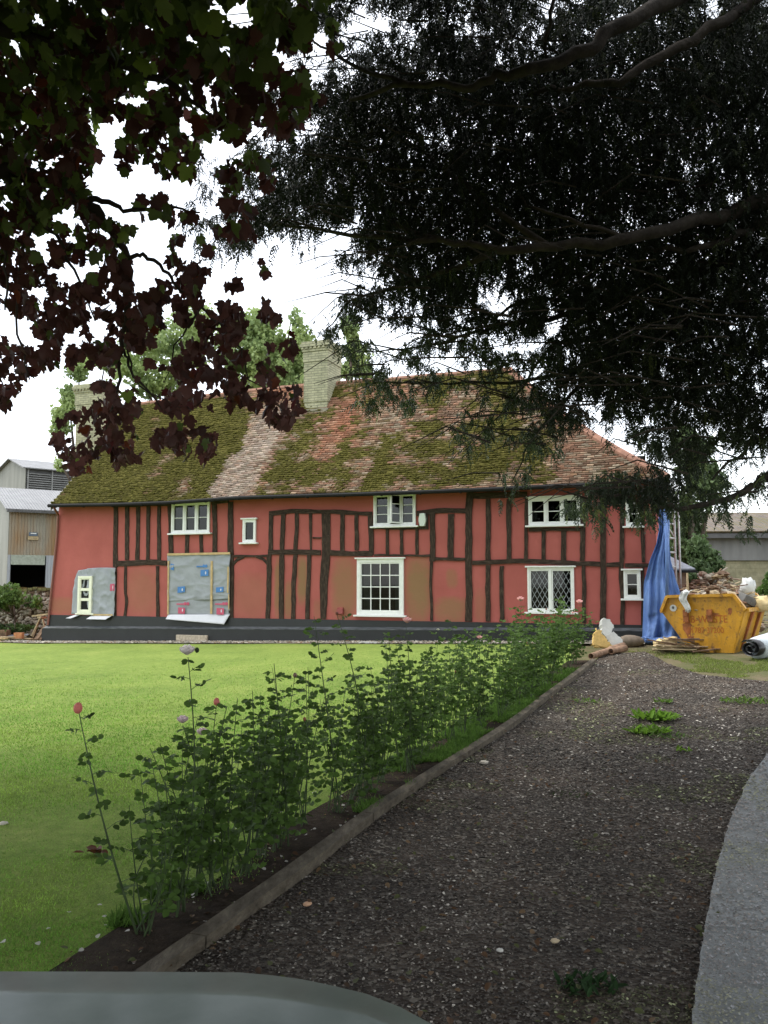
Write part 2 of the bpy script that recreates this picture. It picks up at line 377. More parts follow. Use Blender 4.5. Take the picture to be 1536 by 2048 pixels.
M['petal'] = leafmat('rose_petal', .4, .6)
M['bark'] = simple('bark', (.09, .07, .055), .9, .5, 7, .8, 25, bd=.02)
M['yewbark'] = simple('yew_bark', (.06, .05, .04), .9, .45, 7, .8, 18, bd=.02)
M['twig'] = simple('maple_twig', (.05, .04, .035), .8, .3, 9, .3)
M['stem'] = simple('rose_stem', (.045, .07, .025), .6, .4, 9, .2)
# ground materials
s = NT('lawn_turf'); n1 = s.noise(.6, 7, .7); n2 = s.noise(9, 6, .7); n3 = s.noise(90, 3)
c = s.ramp(n1, [(.3, (.16, .235, .05)), (.55, (.22, .3, .065)), (.75, (.29, .34, .09))])
c = s.mix(.8, c, s.mix(1.0, c, s.ramp(n2, [(.3, (.62, .68, .6)), (.7, (1.2, 1.12, 1.2))]), 'MULTIPLY'))
c = s.mix(.6, c, s.mix(1.0, c, s.ramp(n3, [(.35, (.55, .6, .5)), (.65, (1.3, 1.25, 1.3))]), 'MULTIPLY'))
s.bump(s.noise(70, 4), .8, .03); M['lawn'] = s.fin(c, .9, .1)
s = NT('ground_earth'); c = s.ramp(s.noise(1.6, 7, .7), [(.3, (.07, .09, .03)), (.5, (.12, .11, .055)), (.7, (.17, .13, .085))]); s.bump(s.noise(15, 5), .7, .04); M['earth'] = s.fin(c, .95, .1)
s = NT('gravel'); v = s.vor(38, out='Color'); h = s.n('ShaderNodeSeparateColor'); s.l(v, h.inputs[0]); d = s.vor(38)
c = s.ramp(h.outputs[0], [(0, (.02, .015, .01)), (.55, (.055, .043, .032)), (.85, (.11, .095, .075)), (1, (.24, .22, .18))])
c = s.mix(s.ramp(s.noise(.7, 6), [(.35, (0, 0, 0)), (.62, (.8, .8, .8))]), c, s.mix(.5, c, (.07, .045, .03)))
far = s.ramp(s.noise(1.1, 5), [(.4, (.8, .8, .8)), (.7, (1.5, 1.45, 1.4))]); c = s.mix(1.0, c, far, 'MULTIPLY')
s.bump(d, 1.0, .03); M['gravel'] = s.fin(c, .85, .25)
s = NT('soil'); c = s.ramp(s.noise(14, 7, .7), [(.3, (.018, .013, .009)), (.6, (.05, .036, .024)), (.8, (.12, .09, .06))]); s.bump(s.noise(30, 6), 1, .05); M['soil'] = s.fin(c, .95, .1)
s = NT('concrete'); c = s.ramp(s.noise(20, 7, .7), [(.3, (.2, .21, .205)), (.6, (.3, .31, .3)), (.8, (.45, .46, .45))])  # pale grey of a windscreen reflection put into a ground colour
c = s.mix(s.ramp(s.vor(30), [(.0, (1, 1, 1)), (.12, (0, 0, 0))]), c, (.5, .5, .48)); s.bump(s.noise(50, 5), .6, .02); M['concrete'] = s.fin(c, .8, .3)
s = NT('pebbles'); a = s.n('ShaderNodeAttribute'); a.attribute_name = 'col'; M['stone'] = s.fin(a.outputs[0], .75, .3)
s = NT('edging_wood'); n1 = s.noise(4, 7, .7, sc3=(4, 1.3, 4)); c = s.ramp(n1, [(.3, (.045, .036, .025)), (.55, (.12, .1, .072)), (.8, (.22, .19, .14))]); s.bump(s.noise(14, 6, sc3=(8, 1.5, 8)), .8, .01); M['edging'] = s.fin(c, .85, .2)
s = NT('car_paint'); s.b.inputs['Coat Weight'].default_value = .25; s.b.inputs['Coat Roughness'].default_value = .15; s.bump(s.noise(160, 2), .05, .002); M['car'] = s.fin(s.ramp(s.noise(5, 5), [(.35, (.13, .165, .14)), (.7, (.2, .24, .205))]), .55, .25)
M['rubber'] = simple('rubber', (.02, .02, .02), .8, .2); M['lamp'] = simple('headlamp_lens', (.6, .62, .64), .1, .05, spec=.6)
M['grille'] = simple('grille_plastic', (.02, .02, .02), .5, .2)

# ================================================================= GROUND
def drape(name, A, B, mat, nu, nv, off, kind='structure', wig=0.0):
    """ribbon between polylines A and B (lists of (x,y)), draped on the ground"""
    def samp(P, t):
        P = np.array(P, float); d = np.r_[0, np.cumsum(np.hypot(*np.diff(P, axis=0).T))]; d /= d[-1]
        return np.stack([np.interp(t, d, P[:, 0]), np.interp(t, d, P[:, 1])], -1)
    t = np.linspace(0, 1, nu+1); a, b = samp(A, t), samp(B, t); s_ = np.linspace(0, 1, nv+1)
    G = a[:, None]*(1-s_[None, :, None]) + b[:, None]*s_[None, :, None]
    z = gz(G[..., 0], G[..., 1])+off
    if wig: z = z + (fbm(G*1.3, 5)-.5)*wig
    V = np.concatenate([G, z[..., None]], -1).reshape(-1, 3)
    i, j = np.meshgrid(np.arange(nu), np.arange(nv), indexing='ij'); q = (i*(nv+1)+j).ravel()
    Fc = np.stack([q, q+nv+1, q+nv+2, q+1], -1)
    o = npmesh(name, V, Fc, mat, smooth=True); tag(o, kind=kind)
    if o.data.polygons[0].normal.z < 0: o.data.flip_normals()
    return o
def grid_ground():
    def axis(lo, a, b, hi, n):
        return np.unique(np.concatenate([np.linspace(lo, a, 14), np.linspace(a, b, n), np.linspace(b, hi, 14)]))
    X = axis(-600, -25, 25, 600, 140); Y = axis(-300, -6, 45, 900, 140)
    gx, gy = np.meshgrid(X, Y, indexing='ij'); z = gz(gx, gy)-.035
    V = np.stack([gx, gy, z], -1).reshape(-1, 3); m = len(Y); i, j = np.meshgrid(np.arange(len(X)-1), np.arange(m-1), indexing='ij'); q = (i*m+j).ravel()
    o = npmesh('ground', V, np.stack([q, q+m, q+m+1, q+1], -1), M['earth'], smooth=True); tag(o, kind='structure')
grid_ground()
KP = [gnd(320, 1945), gnd(540, 1785), gnd(760, 1620), gnd(1000, 1465), gnd(1100, 1390), gnd(1188, 1323)]
K2 = [Vector((p.x, p.y)) for p in KP]
kd = (K2[2]-K2[0]).normalized(); K2 = [K2[0]-kd*6] + K2
kdE = (K2[-1]-K2[-2]).normalized(); KL = Vector((-kd.y, kd.x))            # left of kerb
def Kpt(Y):
    for a, b in zip(K2[:-1], K2[1:]):
        if a.y <= Y <= b.y: t = (Y-a.y)/(b.y-a.y); return a.lerp(b, t)
    return K2[-1] + kdE*((Y-K2[-1].y)/kdE.y)
def left(p, d): return Vector((p.x+KL.x*d, p.y+KL.y*d))
Kend = K2[-1]
ks = [Kpt(y) for y in np.linspace(K2[0].y, Kend.y, 24)]
far_edge = [gnd(1200, 1308), gnd(1290, 1302), gnd(1335, 1325), gnd(1400, 1347), gnd(1480, 1356), gnd(1560, 1364), gnd(1700, 1372)]
# drive: kerb side -> right side
rightside = [Vector((9, K2[0].y))]+[Vector((9, y)) for y in np.linspace(K2[0].y+1, 9.5, 10)]
DA = [(p.x+.03, p.y) for p in ks]+[(far_edge[0].x, far_edge[0].y)]
DB = [(9, K2[0].y), (9, 9.0)]+[(p.x, p.y) for p in reversed(far_edge[1:6])]
drape('driveway', DA, DB, M['gravel'], 90, 40, -.012, wig=.03)
# lawn: left of bed, up to the strip before the house
bedw = .4
gl_edge = [hw(Q(px, 1290)[0], -.8, 0) for px in (-700, 100, 400, 700, 940, 1150)]
bedL = [left(p, bedw) for p in ks]
LA = [(p.x, p.y) for p in bedL]+[(gl_edge[-1].x, gl_edge[-1].y)]
LB = [(-14, K2[0].y), (-22, 5), (-26, 15)]+[(gl_edge[0].x, gl_edge[0].y)]
front = [(float(p.x), float(p.y)) for p in gl_edge]
def lawn():
    # rows swept from the camera side to the house strip
    A = LB[:-1]+[front[0]]
    nn = 70; near = np.array([(-14, K2[0].y)]+[(bedL[0].x, bedL[0].y)])
    rows = []
    T = np.linspace(0, 1, nn+1)
    bl = np.array([(p.x, p.y) for p in bedL]+[front[-1]]); d = np.r_[0, np.cumsum(np.hypot(*np.diff(bl, axis=0).T))]; d /= d[-1]
    R_ = np.stack([np.interp(T, d, bl[:, 0]), np.interp(T, d, bl[:, 1])], -1)
    a0 = np.array([[-16, K2[0].y], [-24, 8], front[0]]); Lf = np.stack([np.interp(T, [0, .4, 1], a0[:, 0]), np.interp(T, [0, .4, 1], a0[:, 1])], -1)
    s_ = np.linspace(0, 1, 61); G = Lf[:, None]*(1-s_[None, :, None])+R_[:, None]*s_[None, :, None]
    V = np.concatenate([G, (gz(G[..., 0], G[..., 1])+.0+(fbm(G*.8, 9)-.5)*.03)[..., None]], -1)
    i, j = np.meshgrid(np.arange(nn), np.arange(60), indexing='ij'); q = (i*61+j).ravel()
    o = npmesh('lawn', V, np.stack([q, q+1, q+62, q+61], -1), M['lawn'], smooth=True); tag(o, kind='structure'); return V
lawn()
drape('flower_bed', [(p.x, p.y) for p in ks], [(left(p, bedw+.08).x, left(p, bedw+.08).y) for p in ks], M['soil'], 60, 6, .012, wig=.05)
sa = [hw(u, -.05, 0) for u in np.linspace(-1.2, WL-.2, 30)]; sb = [hw(u, -.9, 0) for u in np.linspace(-1.2, WL-.2, 30)]
drape('gravel_strip', [(p.x, p.y) for p in sb], [(p.x, p.y) for p in sa], simple('shingle', (.36, .32, .25), .9, .35, 30, 1, 60, bd=.03), 60, 4, .02)
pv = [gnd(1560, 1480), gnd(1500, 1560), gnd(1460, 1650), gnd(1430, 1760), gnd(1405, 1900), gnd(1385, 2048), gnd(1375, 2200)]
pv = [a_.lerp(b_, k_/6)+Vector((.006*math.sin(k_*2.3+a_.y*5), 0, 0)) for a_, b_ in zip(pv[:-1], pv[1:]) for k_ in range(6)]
drape('pavement', [(p.x, p.y) for p in pv], [(p.x+4.5, p.y-.2) for p in pv], M['concrete'], 90, 12, .035)  # windscreen reflection wedge laid as a pale patch on the drive
mt = [hw(u, -y, 0) for u, y in ((WL*.83, .1), (WL+.2, .1), (WL+4, 0))]
# stones scattered as stuff
OCT = np.array([(1, 0, 0), (0, 1, 0), (-1, 0, 0), (0, -1, 0), (0, 0, .7), (0, 0, -.7), (.7, .7, .3), (-.7, .6, .2)])
OF = np.array([(0, 6, 4), (6, 1, 4), (1, 7, 4), (7, 2, 4), (2, 3, 4), (3, 0, 4), (0, 1, 6), (1, 2, 7)])
def stones(name, P, size, cols, kind='stuff', flat=.6):
    n = len(P); R = eulers(rng.uniform(-.5, .5, n), rng.uniform(-.5, .5, n), rng.uniform(0, 6.28, n))
    T = OCT*np.array([1, .75, flat]); V, Fc = scatter(T, OF, P, R, size)
    c = np.repeat(cols, len(OCT), 0); o = npmesh(name, V, Fc, M['stone'], col=c); tag(o, kind=kind); return o
def inpoly(x, y, poly):
    r = np.zeros(len(x), bool); n = len(poly)
    for i in range(n):
        x1, y1 = poly[i]; x2, y2 = poly[(i+1) % n]
        c = ((y1 > y) != (y2 > y)) & (x < (x2-x1)*(y-y1)/(y2-y1+1e-12)+x1); r ^= c
    return r
dpoly = [(p.x+.02, p.y) for p in ks]+[(p.x, p.y) for p in far_edge[:6]]+[(9, 9), (9, K2[0].y)]
def drive_stones(n):
    d = np.exp(rng.uniform(math.log(2.3), math.log(17), n*2)); x = rng.uniform(-.75, .62, n*2)*d*.98
    m = inpoly(x, d, dpoly); x, y = x[m][:n], d[m][:n]; k = len(x)
    t = rng.random(k); pal = np.array([(.04, .034, .027), (.075, .062, .05), (.115, .1, .082), (.18, .16, .135), (.36, .33, .28)])
    ruts = np.exp(-((x-np.interp(y, [3, 15], [-.15, 4.2]))/.32)**2)+np.exp(-((x-np.interp(y, [3, 15], [1.5, 5.9]))/.32)**2)
    ix = np.searchsorted([.34, .64, .87, .965], t); c = pal[ix]*rng.uniform(.7, 1.3, (k, 1))
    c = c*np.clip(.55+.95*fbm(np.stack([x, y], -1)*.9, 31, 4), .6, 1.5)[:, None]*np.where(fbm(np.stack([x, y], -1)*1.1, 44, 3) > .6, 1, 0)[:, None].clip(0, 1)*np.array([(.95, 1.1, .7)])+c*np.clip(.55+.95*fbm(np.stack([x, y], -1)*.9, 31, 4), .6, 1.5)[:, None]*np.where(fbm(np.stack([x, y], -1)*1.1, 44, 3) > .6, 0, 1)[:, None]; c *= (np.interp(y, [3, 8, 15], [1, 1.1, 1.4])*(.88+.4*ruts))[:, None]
    sz = rng.uniform(.004, .0115, k)*np.clip(y/5, .8, 1.8); sz[ix == 4] *= 1.15
    z = gz(x, y)-.012+(fbm(np.stack([x, y], -1)*1.3, 5)-.5)*.03+sz*.3
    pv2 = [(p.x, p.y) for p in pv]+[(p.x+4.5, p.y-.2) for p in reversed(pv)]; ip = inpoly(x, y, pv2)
    keep = np.ones(k, bool); c = np.where(ip[:, None], c.clip(0, .16)*1.5+.11, c); z = np.where(ip, z+.055, z)  # stones inside the reflection wedge lightened to carry it
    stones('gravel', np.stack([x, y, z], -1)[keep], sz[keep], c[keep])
drive_stones(90000)
n = 5200; u = rng.uniform(-1.1, WL-.3, n); yy = -rng.uniform(.2, .88, n); P = np.array([LP2.x, LP2.y])+u[:, None]*np.array(E)+yy[:, None]*np.array(N)
zz = gz(P[:, 0], P[:, 1])+.03; cc = np.array([(.4, .37, .3)])*rng.uniform(.35, 1.35, (n, 1)); cc[rng.random(n) < .15] = (.2, .12, .06)
stones('flint_pebbles', np.concatenate([P, zz[:, None]], -1), rng.uniform(.015, .045, n), cc)
# grass blades near the camera, as stuff
def blades(name, x, y, h, wd, base, z0=0.0, cols=None):
    n = len(x); T = np.array([(-.5, 0, 0), (.5, 0, 0), (.15, .25, 1.0)]); TF = np.array([(0, 1, 2)])
    R = eulers(rng.uniform(-.7, .7, n), rng.uniform(-.7, .7, n), rng.uniform(0, 6.28, n)); V = np.einsum('nij,kj->nki', R, T*np.array([1, 1, 1]))
    S3 = np.stack([wd, h, h], -1); TT = T[None]*S3[:, None, :]; V = np.einsum('nij,nkj->nki', R, TT)+np.stack([x, y, gz(x, y)+z0], -1)[:, None]
    Fc = (TF[None]+(np.arange(n)*3)[:, None, None]).reshape(-1, 3)
    c = np.repeat(cols if cols is not None else np.array([base])*rng.uniform(.6, 1.4, (n, 1)), 3, 0)
    o = npmesh(name, V.reshape(-1, 3), Fc, M['grass'], col=c); tag(o, kind='stuff'); return o
n = 430000; d = np.exp(rng.uniform(math.log(3.0), math.log(19), n)); d = d[rng.random(n) > np.clip((d-9)/10, 0, 1)]; n = len(d); x = rng.uniform(-1.05, .35, n)*d
kx = np.interp(d, [p.y for p in bedL], [p.x for p in bedL]); edge = kx+.06+rng.normal(0, .09, n); m = x < edge
x, d = x[m], d[m]; pn = fbm(np.stack([x, d], -1)*1.2, 3)
cols = np.array([(.17, .33, .05)])*rng.uniform(.55, 1.5, (len(x), 1))*(.75+.5*fbm(np.stack([x, d], -1)*3.1, 12))[:, None]; cols = cols*(1+np.clip((pn-.45)*4, 0, 1)[:, None]*np.array([.45, .12, .3]))
blades('grass', x, d, rng.uniform(.012, .03, len(x))*np.clip(d/7, .8, 1.0), .004*np.clip(d/4, .9, 2.6), None, 0.0, cols)
# grass and weeds along bed edge at kerb (ground cover)
n = 45000; yv = np.exp(rng.uniform(math.log(4), math.log(15), n)); kp = np.interp(yv, [p.y for p in ks], [p.x for p in ks]); off = rng.uniform(.02, .62, n)
x = kp-off/abs(KL.x)*1.0; pn = fbm(np.stack([x, yv], -1)*2.2, 8); m = pn > np.interp(yv, [4, 7.5, 10, 15], [.78, .58, .42, .3]); x, yv = x[m], yv[m]
blades('weeds', x, yv, rng.uniform(.02, .09, len(x)), np.full(len(x), .012), (.09, .17, .03), 0.01)
# rough grass round the skip end of the drive
n = 16000; px = rng.uniform(1200, 1560, n); py = rng.uniform(1300, 1362, n)
PP = np.array([tuple(gnd(a, b)) for a, b in zip(px[:4000], py[:4000])]); PP = np.repeat(PP, 5, 0)+rng.normal(0, .12, (20000, 3))
m = ~inpoly(PP[:, 0], PP[:, 1], dpoly); pn = fbm(PP[:, :2]*1.5, 4); m &= pn > .5
blades('rough_grass', PP[m, 0], PP[m, 1], rng.uniform(.02, .06, m.sum()), np.full(m.sum(), .012), (.2, .25, .06), -.035)

# ================================================================= HOUSE
house = thing('timber_framed_house', 'long two storey red plastered timber framed house with mossy tiled roof and black plinth', 'house', (LP2.x, LP2.y, 0), HROT)
EAV = [(103, 1008), (230, 1006), (340, 1002), (480, 992), (720, 985), (880, 979), (980, 975), (1060, 971), (1200, 965), (1300, 958)]
eu = [Q(a, b, -.35) for a, b in EAV]; eU, eZ = [e[0] for e in eu], [e[1] for e in eu]
def he(u): return np.interp(u, eU, eZ)
UE0, UE1 = eU[0], Q(1334, 965, -.35)[0]
YR = 2.9
RG = [(240, 812), (560, 776), (720, 763), (900, 749), (1040, 738), (1150, 733)]
ru = [Q(a, b, YR) for a, b in RG]; rU, rZ = [e[0] for e in ru], [e[1] for e in ru]
def hr(u): return np.interp(u, rU, rZ)
HIP = 4.3
def rpt(u, v):                     # roof surface, v 0 eave..1 ridge
    prof = v-.05*np.sin(np.pi*v); return np.stack([u+0*v, -.35+v*(YR+.35), he(u)*(1-prof)+hr(u)*prof+0*v], -1)
def roofp(px, py):                 # pixel -> (u, v)
    best = None
    for v in np.linspace(0, 1, 201):
        u_, z_ = Q(px, py, -.35+v*(YR+.35)); zz_ = rpt(np.array(u_), np.array(v))[2]
        if best is None or abs(zz_-z_) < best[0]: best = (abs(zz_-z_), u_, v)
    return best[1], best[2]
# --- wall with window openings
WT = [('a', 345, 1005, 421, 1066), ('b', 487, 1039, 513, 1085), ('c', 748, 987, 832, 1052), ('d', 1057, 995, 1160, 1050), ('e', 1251, 1004, 1281, 1052),
      ('f', 715, 1118, 808, 1230), ('g', 1055, 1135, 1148, 1224), ('h', 1247, 1141, 1281, 1197)]
RCT = {}
for k, x0, y0, x1, y1 in WT:
    ua, zt = Q(x0, y0); ub, zt2 = Q(x1, y0); _, zb = Q(x0, y1); _, zb2 = Q(x1, y1); RCT[k] = (ua, ub, (zb+zb2)/2, (zt+zt2)/2)
zpl = Q(100, 1230)[1]; zpr = Q(1314, 1251)[1]
def zp(u): return zpl+(zpr-zpl)*u/WL
def ztop(u): return float(he(u))+.12
lbu, _ = Q(99, 1229); ltu, _ = Q(119, 1010)
outl = [(lbu, zp(0))]+[(u, zp(u)) for u in np.linspace(.5, WL-.2, 12)]+[(WL+.02, zp(WL)), (WL+.06, ztop(WL-.2))]+[(u, ztop(u)) for u in np.linspace(WL-.5, .6, 14)]+[(ltu, ztop(0))]
holes = []
for k, (a, b, c_, d_) in RCT.items():
    i = .03; holes.append([(a+i, c_+i), (a+i, d_-i), (b-i, d_-i), (b-i, c_+i)])
polys = [[Vector((p[0], p[1], 0)) for p in pl] for pl in [outl]+holes]
tris = tessellate_polygon(polys); flat = [p for pl in polys for p in pl]
mb = MB(); mb.add([(p.x, 0, p.y) for p in flat], [tuple(t) for t in tris])
for hl in holes:                    # reveals
    n4 = len(hl); mb.add([(p[0], 0, p[1]) for p in hl]+[(p[0], .16, p[1]) for p in hl], [(i, (i+1) % n4, (i+1) % n4+n4, i+n4) for i in range(n4)])
wall = mb.build('wall', M['plaster'], house)
import bmesh
bm = bmesh.new(); bm.from_mesh(wall.data); bmesh.ops.recalc_face_normals(bm, faces=bm.faces); bm.to_mesh(wall.data); bm.free()
YB = 2*YR
# side and rear walls
mb = MB(); mb.add([(lbu, 0, 0), (ltu, 0, ztop(0)), (0.1, YR, float(hr(0))-.15), (0.1, YB, ztop(0)), (lbu, YB, 0)], [(0, 1, 2, 3, 4)]); mb.build('gable_wall', M['plaster_plain'], house)
mb = MB(); mb.add([(WL+.04, 0, 0), (WL+.06, 0, ztop(WL)), (WL+.06, YB, ztop(WL)), (WL+.04, YB, 0)], [(0, 1, 2, 3)]); mb.add([(lbu, YB, -.2), (WL, YB, -.2), (WL, YB, ztop(WL)), (ltu, YB, ztop(0))], [(0, 1, 2, 3)]); mb.build('rear_wall', M['plaster_plain'], house)
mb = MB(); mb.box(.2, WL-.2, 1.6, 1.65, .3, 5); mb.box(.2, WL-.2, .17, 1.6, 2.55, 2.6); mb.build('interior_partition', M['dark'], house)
# plinth: upper band, ledge, lower tier
def plinth():
    U = np.linspace(-.12, WL+.1, 40)
    def led(u): return float(gz(*hw(u, 0, 0)[:2]))+.455-.16*max(0, u/WL)
    a = MB(); b = MB(); c_ = MB()
    for u0, u1 in zip(U[:-1], U[1:]):
        w0, w1 = (random.uniform(-.006, .006) for _ in range(2))
        q = [(u0, led(u0)), (u1, led(u1))]
        a.hexa([(u0, .1, led(u0)-.1), (u1, .1, led(u1)-.1), (u1, -.05, led(u1)-.1), (u0, -.05, led(u0)-.1)], [(u0, .1, zp(u0)+.012), (u1, .1, zp(u1)+.012), (u1, -.035, zp(u1)+.005), (u0, -.035, zp(u0)+.005)])
        e = .05*(u0 < -.1)
        b.hexa([(u0-.12*(u0 < 0), .1, -.6), (u1, .1, -.6), (u1, -.18, -.6), (u0-.12*(u0 < 0), -.18, -.6)], [(u0-.05*(u0 < 0), .1, led(u0)-.03), (u1, .1, led(u1)-.03), (u1, -.165, led(u1)-.055), (u0-.05*(u0 < 0), -.165, led(u0)-.055)])
        c_.hexa([(u0, -.03, led(u0)-.03), (u1, -.03, led(u1)-.03), (u1, -.17, led(u1)-.058), (u0, -.17, led(u0)-.058)], [(u0, -.03, led(u0)+.02), (u1, -.03, led(u1)+.02), (u1, -.172, led(u1)-.04), (u0, -.172, led(u0)-.04)])
    p = b.build('plinth', M['black'], house); a.build('plinth_band', M['black'], p); c_.build('plinth_ledge', M['ledge'], p)
plinth()
# --- roof
def tiles():
    H = math.hypot(YR+.35, 3.7); Nr = 54; rows = []; cols = []; V = []; Fc = []
    tw = .175; nb = 0
    px_, py_, _ = proj(np.array([[0, 0, 0]]))
    for r in range(Nr):
        v0 = r/Nr; v1 = (r+1.25)/Nr; us = UE0+.0; ue = UE1-HIP*v0*.98
        nt_ = int((ue-us)/tw); uu = us+(np.arange(nt_)+(.5 if r % 2 else 0))*tw + rng.normal(0, .004, nt_)
        uu = uu[uu+tw < ue+.05]; nt_ = len(uu)
        lift = .042+rng.uniform(0, .016, nt_)+(rng.random(nt_) < .04)*.02; dv = rng.normal(0, .0018, nt_)
        a = rpt(uu, v0+dv); b = rpt(uu+tw-.008, v0+dv+rng.normal(0, .0012, nt_)); c_ = rpt(uu+tw-.008, np.minimum(v1, 1)+0*uu); d_ = rpt(uu, np.minimum(v1, 1)+0*uu)
        sag = (fbm(np.stack([uu*.55, np.full(nt_, v0*3)], -1), 21)-.5)*.14
        n_ = np.array([0, -.75, .66])
        A = a+n_*(lift+sag)[:, None]; B = b+n_*(lift+sag+rng.normal(0, .003, nt_))[:, None]; C = c_+n_*(sag+.004)[:, None]; D = d_+n_*(sag+.004)[:, None]
        A2 = a+n_*(sag-.02)[:, None]; B2 = b+n_*(sag-.02)[:, None]
        vv = np.stack([A, B, C, D, A2, B2], 1).reshape(-1, 3); base = np.arange(nt_)*6+nb
        Fc.append(np.stack([base, base+1, base+2, base+3], -1)); Fc.append(np.stack([base+4, base+5, base+1, base], -1)); nb += nt_*6; V.append(vv)
        rows.append(np.stack([uu+tw/2, np.full(nt_, v0), lift+sag], -1))
    R_ = np.concatenate(rows); V = np.concatenate(V); Fc = np.concatenate(Fc)
    wp = rpt(R_[:, 0], R_[:, 1]); W = np.stack([LP2.x+E.x*wp[:, 0]+N.x*wp[:, 1], LP2.y+E.y*wp[:, 0]+N.y*wp[:, 1], wp[:, 2]], -1)
    X, Y, _ = proj(W); n = len(X)
    uv = np.stack([R_[:, 0], R_[:, 1]*4.8], -1)
    nA = fbm(uv*.9, 1, 4); nB = fbm(uv*2.3, 5, 3); nC = fbm(np.stack([uv[:, 0]*1.3, uv[:, 1]*.35], -1), 9, 3)
    # moss amount by area of the roof
    def sm(a, b, x): t = np.clip((x-a)/(b-a), 0, 1); return t*t*(3-2*t)
    bandc = np.interp(Y, [780, 850, 990], [585, 545, 452])+(nB-.5)*40      # pale lichen run below the stack
    pale = np.exp(-((X-bandc)/np.interp(Y, [780, 850, 990], [12, 36, 46]))**4)*sm(800, 850, Y)
    redz = np.exp(-(((X-(690-(Y-850)*.25))/42)**2+((Y-850)/62)**2)) + .9*np.exp(-(((X-560)/70)**2+((Y-785)/18)**2))+.6*np.exp(-(((X-780)/75)**2+((Y-796)/20)**2))+.5*np.exp(-(((X-640)/18)**2+((Y-910)/30)**2))
    right = sm(1090, 1180, X)*sm(860, 905, Y)
    moss = 1.05*sm(520, 440, X)+(.62+.3*(nA-.5))*sm(440, 520, X)
    moss = moss+1.5*(nC-.5)+1.5*(nB-.5)+.5*(nA-.5) +.08 - 1.15*pale - .7*redz - .8*right - .45*sm(955, 985, Y)*sm(500, 600, X)
    moss += .16*sm(800, 880, Y)*sm(720, 800, X)*sm(1100, 1000, X)
    t = rng.random(n)
    base = np.empty((n, 3)); pal = np.array([(.34, .18, .125), (.28, .165, .12), (.4, .28, .2), (.22, .14, .105), (.38, .31, .235)])
    base[:] = pal[rng.integers(0, 5, n)]
    rz_ = np.clip(redz, 0, 1)[:, None]; base = base*(1-.75*rz_)+np.array([(.42, .15, .09)])*.75*rz_
    pl = np.clip(pale, 0, 1)[:, None]*(.55+.5*nB)[:, None]; pl = np.clip(pl*rng.uniform(.4, 1.15, (n, 1)), 0, .9); base = base*(1-pl)+np.array([(.55, .46, .4)])*pl
    base = base*.8+np.array([(.30, .2, .1)])*.2; base *= rng.uniform(.66, 1.25, (n, 1))
    mg = np.array([(.13, .115, .03)])*(.6+.8*nB[:, None])*rng.uniform(.7, 1.25, (n, 1)); mk = np.clip((moss-.42)*3.2+rng.normal(0, .42, n)*np.where(X > 470, 1, .35)+1.6*(vnoise(np.stack([uv[:, 0]*1.6, R_[:, 1]*54*.9], -1), 77)-.5)*np.where(X > 470, 1, .25), 0, 1)[:, None]
    c = base*(1-mk)+mg*mk; c6 = np.repeat(c, 6, 0)
    roof = npmesh('roof', V, Fc, M['tile'], house, col=c6)
    # moss cushions
    cnt = np.clip((moss-.38)*4.0, 0, 2.2); k = rng.poisson(cnt); idx = np.repeat(np.arange(n), k); m = len(idx)
    uu = R_[idx, 0]+rng.uniform(-.08, .08, m); vv = R_[idx, 1]+rng.uniform(-.001, .006, m); pp = rpt(uu, vv)+np.array([0, -.75, .66])*(R_[idx, 2]+.004)[:, None]
    th = np.linspace(0, 2*math.pi, 7)[:-1]; T = np.concatenate([np.stack([np.cos(th), np.sin(th)*.7, 0*th], -1), np.stack([.6*np.cos(th), .45*np.sin(th), 0*th+.5], -1), [[0, 0, .65]]])
    TF = []
    for i in range(6): j = (i+1) % 6; TF += [(i, j, 6+j), (i, 6+j, 6+i), (6+i, 6+j, 12)]
    TF = np.array(TF); R = eulers(np.full(m, .75)+rng.normal(0, .2, m), rng.normal(0, .15, m), rng.normal(0, .15, m)); R[:, :, 0] *= rng.uniform(1.2, 2.6, m)[:, None]
    Vm, Fm = scatter(T, TF, pp, R, rng.uniform(.014, .033, m)); npmesh('moss', Vm, Fm, M['moss'], roof, smooth=True)
    # unseen under-sheet added to block light, rear slope, hip end
    mb = MB(); U = np.linspace(UE0+.03, UE1-.1, 30)
    for v0, v1 in ((0.005, .33), (.33, .66), (.66, 1)):
        for a_, b_ in zip(U[:-1], U[1:]):
            f = lambda u_, v: min(u_, UE1-HIP*v-.05)
            P4 = [rpt(np.array(f(a_, v0)), np.array(v0)), rpt(np.array(f(b_, v0)), np.array(v0)), rpt(np.array(f(b_, v1)), np.array(v1)), rpt(np.array(f(a_, v1)), np.array(v1))]
            mb.add([(p[0], p[1]+.08, p[2]-.1) for p in P4], [(0, 1, 2, 3)])
    mb.build('roof_deck', M['darkgrey'], roof)
    mb = MB(); RE = UE1-HIP
    mb.add([(UE0, YR, float(hr(UE0))), (RE, YR, float(hr(RE))), (UE1, YB+.35, float(he(UE1))), (UE0, YB+.35, float(he(UE0)))], [(0, 1, 2, 3)])
    hp = []
    for i in range(26):
        v0, v1 = i/26, (i+1)/26; A = rpt(np.array(UE1-HIP*v0), np.array(v0)); B = rpt(np.array(UE1-HIP*v1), np.array(v1))
        yb0 = YB+.35-(YR+.35)*v0; yb1 = YB+.35-(YR+.35)*v1
        mb.add([(A[0]+.03, A[1], A[2]+.03), (A[0]+.03, yb0, A[2]+.03), (B[0], yb1, B[2]), (B[0], B[1], B[2])], [(0, 1, 2, 3)])
        mb.add([(A[0]+.03, A[1], A[2]+.03), (A[0]+.03, yb0, A[2]+.03), (A[0]+.0, yb0, A[2]-.01), (A[0]+.0, A[1], A[2]-.01)], [(0, 1, 2, 3)])
    mb.build('hip_slope', M['ridge'], roof)
